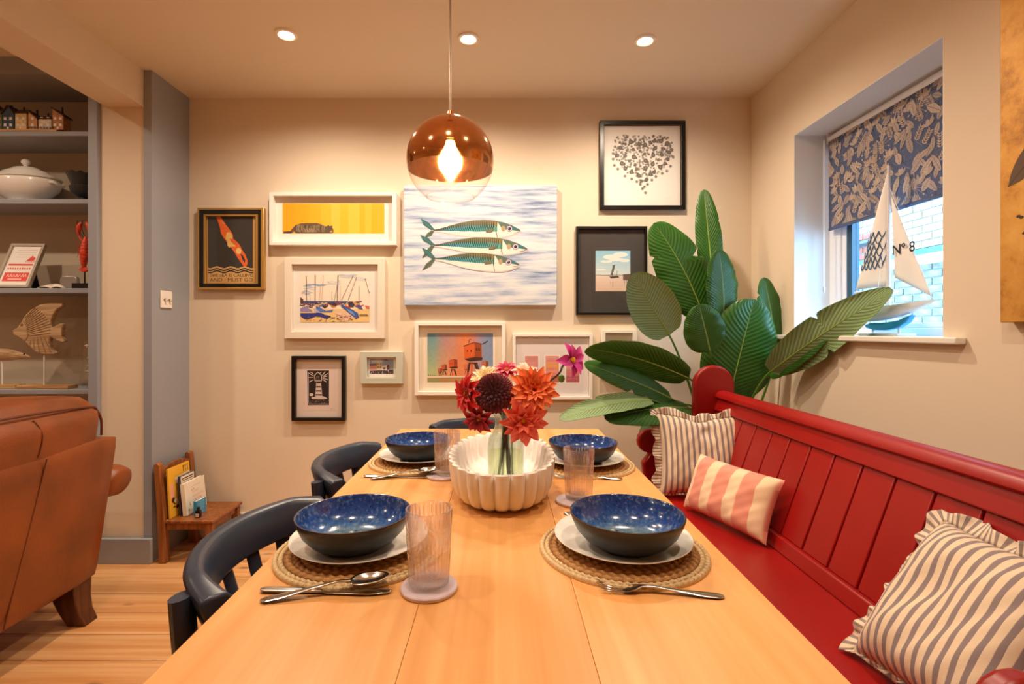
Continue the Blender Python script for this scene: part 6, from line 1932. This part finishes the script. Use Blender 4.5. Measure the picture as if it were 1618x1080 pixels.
pot = mk('pot', lathe([(0, 0), (0.105, 0), (0.11, 0.01), (0.135, 0.25), (0.14, 0.27), (0.128, 0.27), (0.122, 0.245), (0, 0.245)], 40, c=tuple(PB)), M['pot'], pl_o)
mk('soil', lathe([(0, 0.262), (0.06, 0.258), (0.120, 0.252), (0.12, 0.2455), (0, 0.2455)], 24, c=tuple(PB)), M['soil'], pl_o)
crown = PB + Vector((0, 0, 0.26))
def leaf(base, tip, width, toward, bend=0.06, fold=0.18, slits=(), stalk=True, under=False, shape=0.5, twist=0.0, side=0.0, low=None):
    """blade from base to tip; `toward` is the direction the upper side looks; width in metres"""
    base, tip = Vector(base), Vector(tip)
    ax = tip - base; L = ax.length
    n0 = Vector(toward); n0 = (n0 - ax * (n0.dot(ax) / ax.length_squared)).normalized()
    sd = ax.normalized().cross(n0)
    ctrl = (base + tip) / 2 + n0 * bend + sd * side
    def C_(t): return base * (1 - t) ** 2 + ctrl * 2 * t * (1 - t) + tip * t * t
    def D_(t): return ((ctrl - base) * 2 * (1 - t) + (tip - ctrl) * 2 * t).normalized()
    def wid(t):
        return width * (max(0.0, math.sin(PI * t ** (0.8 + 0.0 * shape))) ** 0.45) * (1.0 if t > 0.02 else 0.35)
    def frame(t):
        d = D_(t); n = (n0 - d * n0.dot(d)).normalized(); s = d.cross(n)
        if twist:
            r_ = Matrix.Rotation(twist * t, 3, d); n = r_ @ n; s = r_ @ s
        return d, n, s
    def fn(u, v):
        a = 2 * u - 1
        d, n, s = frame(v)
        w = wid(v) / 2
        e = 1.0
        for (sv, ss, dep, hw) in slits:
            if a * ss > 0:
                q = abs(v - abs(a) * 0.10 * 0 - sv) / hw
                if q < 1: e = min(e, 1 - dep * (1 - q))
        a2 = a * e if abs(a) > 1 - 0.999 else a
        z = fold * abs(a2) ** 1.5 * w + 0.03 * w * math.sin(v * 26 + a * 2) * abs(a2) ** 2 - 0.25 * w * abs(a2) ** 4
        return C_(v) + s * (a2 * w) + n * z
    NU, NV = 14, 56
    bm = bmesh.new()
    lay = bm.loops.layers.uv.verify()
    th = 0.0008
    grids = []
    for side_ in (1, -1):
        V = [[None] * (NU + 1) for _ in range(NV + 1)]
        for j in range(NV + 1):
            v = j / NV
            d, n, s = frame(v)
            for i in range(NU + 1):
                V[j][i] = bm.verts.new(fn(i / NU, v) + n * th * side_)
        grids.append(V)
        for j in range(NV):
            for i in range(NU):
                q = (V[j][i], V[j][i + 1], V[j + 1][i + 1], V[j + 1][i])
                f = bm.faces.new(q if side_ < 0 else q[::-1])
                uvs = [(i, j), (i + 1, j), (i + 1, j + 1), (i, j + 1)]
                if side_ > 0: uvs = uvs[::-1]
                for lp, (p, r_) in zip(f.loops, uvs): lp[lay].uv = (p / NU, r_ / NV)
                f.material_index = 0 if side_ > 0 else 1
    o_ = mk('leaf', bm, [M['leaf_up'], M['leaf_down']], pl_o, smooth=80)
    mp = [C_(t) + frame(t)[1] * 0.0 for t in [i / 20 for i in range(20)]]
    mk('midrib', tube(mp, [0.0042 - 0.0032 * i / 19 for i in range(20)], 8), M['midrib'], o_)
    if stalk:
        d0 = D_(0)
        lowp = Vector(low) if low else crown + (base - crown) * 0.45 + Vector((0, 0, -0.0))
        pts = bez(crown + Vector((base.x - crown.x, base.y - crown.y, 0)) * 0.06, crown + Vector((base.x - crown.x, base.y - crown.y, 0)) * 0.08 + Vector((0, 0, 0.15)), base - d0 * 0.16, base + d0 * 0.01, 16)
        mk('leaf_stalk', tube(pts, [0.009 - 0.0045 * i / 16 for i in range(17)], 8), M['petiole'], o_)
    return o_
def px(w, Y): return w / F * Y
toC = (-0.35, -1, 0.15)
# tall upright leaf
leaf(P(1126, 440, 2.55), P(1112, 299, 2.60), px(39, 2.57), (-0.35, -1, 0.1), 0.02, 0.15, slits=((0.35, -1, 0.12, 0.03), (0.62, 1, 0.12, 0.02)))
# big leaf leaning away to the picture side
leaf(P(1112, 500, 2.50), P(1033, 352, 2.52), px(84, 2.5), (-0.1, -1, 0.25), 0.03, 0.10, slits=((0.55, 1, 0.45, 0.05), (0.72, -1, 0.2, 0.025)), side=0.03)
# narrow dark leaf (edge towards the lamp)
leaf(P(1143, 500, 2.46), P(1136, 394, 2.44), px(62, 2.45), (0.35, -0.75, -0.8), 0.02, 0.2, slits=((0.6, -1, 0.12, 0.03), (0.7, 1, 0.16, 0.03)))
# oval leaf showing its pale underside
leaf(P(1058, 530, 2.42), P(1000, 432, 2.34), px(76, 2.38), (0.25, 1, -0.25), 0.02, 0.05)
# small round dark leaf
leaf(P(1122, 556, 2.44), P(1104, 481, 2.40), px(66, 2.42), (-0.1, -1, 0.0), 0.015, 0.1)
# big front leaf
leaf(P(1152, 632, 2.47), P(1192, 472, 2.41), px(112, 2.44), (-0.1, -1, 0.15), 0.03, 0.16, slits=((0.42, 1, 0.22, 0.012),), side=-0.015)
# upright leaf at the window side
leaf(P(1226, 545, 2.50), P(1207, 438, 2.53), px(44, 2.5), (0.1, -1, 0.3), 0.015, 0.2, slits=((0.55, 1, 0.2, 0.03), (0.75, -1, 0.2, 0.03)))
# long leaf reaching along the wall over the sill, pale underside to the room
leaf(P(1216, 588, 2.34), P(1412, 459, 1.80), 0.17, (0.55, 0.35, 0.75), 0.05, 0.12, slits=((0.45, -1, 0.35, 0.03), (0.52, 1, 0.3, 0.02)), twist=-1.25)
leaf(P(1214, 592, 2.40), P(1334, 496, 2.02), 0.13, (-0.25, -0.6, 0.6), -0.02, 0.15)
# leaves drooping to the picture side
leaf(P(1090, 598, 2.42), P(926, 551, 2.16), px(62, 2.3), (0.0, -0.85, -0.45), -0.10, 0.20, twist=-0.2)
leaf(P(1062, 630, 2.40), P(923, 574, 2.26), px(48, 2.3), (-0.15, -0.75, 0.6), 0.03, 0.15, slits=((0.5, -1, 0.3, 0.04),))
leaf(P(1030, 632, 2.30), P(884, 663, 2.06), px(44, 2.2), (0.2, 0.6, -0.7), -0.05, 0.10, slits=((0.6, -1, 0.25, 0.03),))
leaf(P(1092, 645, 2.44), P(956, 662, 2.14), px(66, 2.25), (0.15, -0.62, 0.85), 0.06, 0.15)
leaf(P(1078, 640, 2.50), P(1012, 694, 2.44), px(46, 2.45), (-0.2, -0.6, 0.8), 0.03, 0.15)

# ------------------------------------------------------------------ roller blind
XBd = 1.535
bl_o = empty('roller_blind', (XBd, 2.0, 2.07), 'roller blind printed with taupe leaves on slate blue, half lowered', 'blind')
BY_0, BY_1, BZ0, BZ1 = WY0 + 0.012, 2.368, 1.625, 2.035
M['blind'] = mat('slate_blue_cloth', (82, 96, 132), 0.9, bump=0.15, bscale=600)
mk('blind_cloth', bxm(XBd, XBd + 0.0015, BY_0, BY_1, BZ0, BZ1), M['blind'], bl_o)
mk('bottom_bar', bxm(XBd - 0.003, XBd + 0.0045, BY_0, BY_1, BZ0 - 0.012, BZ0 - 0.0003), M['blind'], bl_o, bevel=0.002)
bm = tube([(XBd + 0.012, BY_0, 2.042), (XBd + 0.012, BY_1, 2.042)], 0.018, 20); mk('roller', bm, M['upvc'], bl_o)
mk('bracket', bxm(XBd - 0.006, XBd + 0.02, BY_1 + 0.001, BY_1 + 0.006, 2.02, WZ1 - 0.005), M['upvc'], bl_o)
a = Art(lambda u, v, d: Vector((XBd - 0.0005 - d, u, v)))
T1 = [(180, 164, 152), (172, 158, 150), (188, 172, 158), (164, 152, 146)]
def clampyz(p): return (min(max(p[0], BY_0 + .001), BY_1 - .001), min(max(p[1], BZ0 + .002), BZ1 - .002))
def lf(y, z, ang, L, w, c, veins=True):
    dy, dz = math.cos(ang), math.sin(ang)
    pts = []
    for s in (1, -1):
        for i in range(7):
            t = (i if s > 0 else 6 - i) / 6
            q = s * w * math.sin(PI * t) ** 0.8 * (1 + 0.10 * (i % 2))
            pts.append(clampyz((y + dy * L * t - dz * q, z + dz * L * t + dy * q)))
    a.poly(pts, c)
    if veins:
        a.stroke([clampyz((y, z)), clampyz((y + dy * L * .95, z + dz * L * .95))], 0.0016, (92, 98, 126))
        for i in range(1, 6):
            t = i / 6
            for s in (-1, 1):
                q = s * w * math.sin(PI * t) ** 0.8 * 0.85
                a.stroke([clampyz((y + dy * L * t, z + dz * L * t)), clampyz((y + dy * L * (t + .12) - dz * q, z + dz * L * (t + .12) + dy * q))], 0.0008, (104, 106, 128))
r2 = random.Random(21)
for i in range(700):      # background hatching and grasses
    a.k = i % 20
    y = r2.uniform(BY_0, BY_1); z = r2.uniform(BZ0, BZ1); an = r2.uniform(0, PI); L = r2.uniform(.02, .05)
    a.stroke([clampyz((y, z)), clampyz((y + L * .5 * math.cos(an) + .004, z + L * .5 * math.sin(an))), clampyz((y + L * math.cos(an), z + L * math.sin(an)))], 0.0014, r2.choice([(104, 114, 146), (140, 136, 144), (58, 68, 100), (124, 124, 140)]))
for i in range(8):        # starburst seed heads
    a.k = 20 + i
    y = r2.uniform(BY_0 + .04, BY_1 - .04); z = r2.uniform(BZ0 + .03, BZ1 - .03)
    for q in range(13):
        th = q * 2 * PI / 13; L = r2.uniform(.035, .055)
        a.stroke([clampyz((y, z)), clampyz((y + L * math.cos(th), z + L * math.sin(th)))], 0.0015, (176, 160, 150))
        p = clampyz((y + L * math.cos(th), z + L * math.sin(th))); a.ell(p[0], p[1], .005, .0035, T1[q % 4], th, 7) if BY_0 + .006 < p[0] < BY_1 - .006 and BZ0 + .006 < p[1] < BZ1 - .006 else None
pts_ = []
for i in range(230):
    for tr_ in range(30):
        y = r2.uniform(BY_0 + .01, BY_1 - .01); z = r2.uniform(BZ0 - .03, BZ1 - .01)
        if all((y - p) ** 2 + (z - q) ** 2 > .030 ** 2 for p, q in pts_): break
    else: continue
    pts_.append((y, z))
    a.k = 40 + (i * 13) % 90
    kind = r2.random()
    if kind < .55: lf(y, z, r2.uniform(0.4, 2.8), r2.uniform(.045, .08), r2.uniform(.009, .015), r2.choice(T1))
    elif kind < .8:
        for q in range(5):
            th = q * 0.5 + r2.uniform(0, .3); lf(y, z, th + .2, r2.uniform(.025, .04), .006, r2.choice(T1), False)
    else:
        an = r2.uniform(0.6, 2.4)
        for q in range(6):
            yy, zz = y + q * .009 * math.cos(an), z + q * .009 * math.sin(an)
            for s in (-1, 1): lf(yy, zz, an + s * .9, .018, .003, T1[q % 4], False)
a.done('leaf_print', vcol_mat('blind_print', 0.9), bl_o)
ch = tube([(1.50, 2.352, 2.03), (1.50, 2.352, 1.36), (1.50, 2.349, 1.345), (1.50, 2.345, 1.36), (1.50, 2.345, 2.03)], 0.0013, 6)
mk('pull_chain', ch, M['upvc'], bl_o)
mk('chain_weight', rbox(1.495, 1.505, 2.343, 2.354, 1.325, 1.35, 0.003, 2), M['chrome'], bl_o)

# ------------------------------------------------------------------ model yacht on the sill
SXc, SYc = 1.468, 1.915
yt = empty('model_yacht', (SXc, SYc, WZ0), 'white and blue model sailing yacht on a stand on the window sill', 'model boat')
M['hull_white'] = mat('hull_white', (226, 236, 240), 0.4)
M['hull_blue'] = mat('hull_blue', (40, 150, 206), 0.4)
M['sail'] = mat('sail_cloth', (240, 240, 238), 0.85, bump=0.1, bscale=300)
M['mast'] = mat('painted_mast', (222, 222, 226), 0.5)
YA, YZ = 1.715, 2.125     # bow, stern along the sill
def hull(z_top, z_bot, wmax, y0, y1, n=24):
    bm = bmesh.new(); rings = []
    for i in range(n + 1):
        t = i / n; y = y0 + (y1 - y0) * t
        w = wmax * (math.sin(PI * min(0.98, 0.02 + t * 0.80)) ** 0.8)
        zt_ = z_top + 0.022 * (1 - t) ** 2 + 0.008 * t * t
        zb_ = z_bot + (zt_ - z_bot - 0.004) * ((1 - t) ** 2.2 * 0.95 + 0.55 * max(0, t - 0.6) ** 1.2)
        rings.append([bm.verts.new((SXc + w * math.cos(q) , y, zt_ - (zt_ - zb_) * max(0, -math.sin(q)) ** 0.8)) for q in [PI + PI * j / 12 for j in range(13)]])
    for p, q in zip(rings, rings[1:]):
        for j in range(12): bm.faces.new((p[j], p[j + 1], q[j + 1], q[j]))
        bm.faces.new((p[12], p[0], q[0], q[12]))
    bm.faces.new(rings[0]); bm.faces.new(rings[-1][::-1])
    return bm
mk('hull', hull(1.232, 1.178, 0.042, YA, YZ), M['hull_white'], yt, smooth=50)
kp = [(1.80, 1.205), (1.86, 1.186), (1.92, 1.178), (2.0, 1.178), (2.03, 1.170), (2.02, 1.158), (1.98, 1.150), (1.92, 1.149), (1.86, 1.158), (1.82, 1.178)]
mk('keel', prism(kp, SXc - 0.012, SXc + 0.012, 'YZ'), M['hull_blue'], yt, bevel=0.004)
mk('stand_base', bxm(SXc - 0.035, SXc + 0.035, 1.83, 2.03, WZ0 + 0.0004, WZ0 + 0.010), M['hull_white'], yt, bevel=0.002)
for y in (1.865, 1.995):
    mk('stand_post', tube([(SXc, y, WZ0 + 0.010), (SXc, y, 1.162)], 0.005, 10), M['hull_white'], yt)
my = 1.915
mk('mast', tube([(SXc, my, 1.24), (SXc, my, 1.60), (SXc, my, 1.772)], [0.008, 0.007, 0.005], 12), M['mast'], yt)
mk('boom', tube([(SXc, my + 0.005, 1.30), (SXc, 2.10, 1.305)], 0.004, 8), M['mast'], yt)
def sail(pts, bulge=0.014):
    A, B, Cc = [Vector(p) for p in pts]
    def fn(u, v):
        p = A * (1 - v) + (B * (1 - u) + Cc * u) * v
        return p + Vector((-bulge * math.sin(PI * u) * math.sin(PI * min(1, v)), 0, 0))
    return grid(fn, 12, 16)
o_ = mk('mainsail', sail([(SXc, my + 0.008, 1.745), (SXc, my + 0.010, 1.315), (SXc, 2.092, 1.318)]), M['sail'], yt, smooth=80); solid(o_, 0.001, 0)
# scalloped net draped over the mainsail
bm = bmesh.new()
def ms(u, v):
    A, B, Cc = Vector((SXc, my + 0.008, 1.745)), Vector((SXc, my + 0.010, 1.315)), Vector((SXc, 2.092, 1.318))
    return A * (1 - v) + (B * (1 - u) + Cc * u) * v + Vector((-0.014 * math.sin(PI * u) * math.sin(PI * v) - 0.0025, 0, 0))
for r_ in range(6):
    v0 = 0.50 + r_ * 0.055; n = 3 + r_ // 2
    for q in range(n):
        u0, u1 = (q + (0.5 if r_ % 2 else 0)) / (n + .5), (q + 1 + (0.5 if r_ % 2 else 0)) / (n + .5)
        tube([ms(u0 + (u1 - u0) * i / 6, v0 + 0.055 * math.sin(PI * i / 6)) for i in range(7)], 0.0018, 5, bm)
mk('net', bm, mat('net_blue', (70, 110, 150), 0.8), yt)
jib = [(SXc, my - 0.012, 1.655), (SXc, my - 0.03, 1.345), (SXc, 1.725, 1.265)]
o_ = mk('jib', sail(jib, 0.010), M['sail'], yt, smooth=80); solid(o_, 0.001, 0)
V, Fc = text_faces('N\u00ba 8', 0.01)
bm = bmesh.new(); vv = [bm.verts.new((SXc - 0.0125, 1.883 - x * 0.055, 1.428 + y * 0.052)) for x, y in V]
for f in Fc:
    try: bm.faces.new([vv[i] for i in f])
    except ValueError: pass
mk('sail_number', bm, mat('navy_ink', (40, 46, 66), 0.8), yt, smooth=0)
for p, q in (((SXc, my, 1.70), (SXc, 1.722, 1.258)), ((SXc, my, 1.74), (SXc, 2.115, 1.245)), ((SXc, my - .005, 1.62), (SXc - 0.036, my + 0.02, 1.235)), ((SXc, my - .005, 1.62), (SXc + 0.036, my + 0.02, 1.235)), ((SXc, my - 0.03, 1.345), (SXc, my - 0.005, 1.26))):
    mk('rigging', tube([p, q], 0.0011, 5), M['sail'], yt)
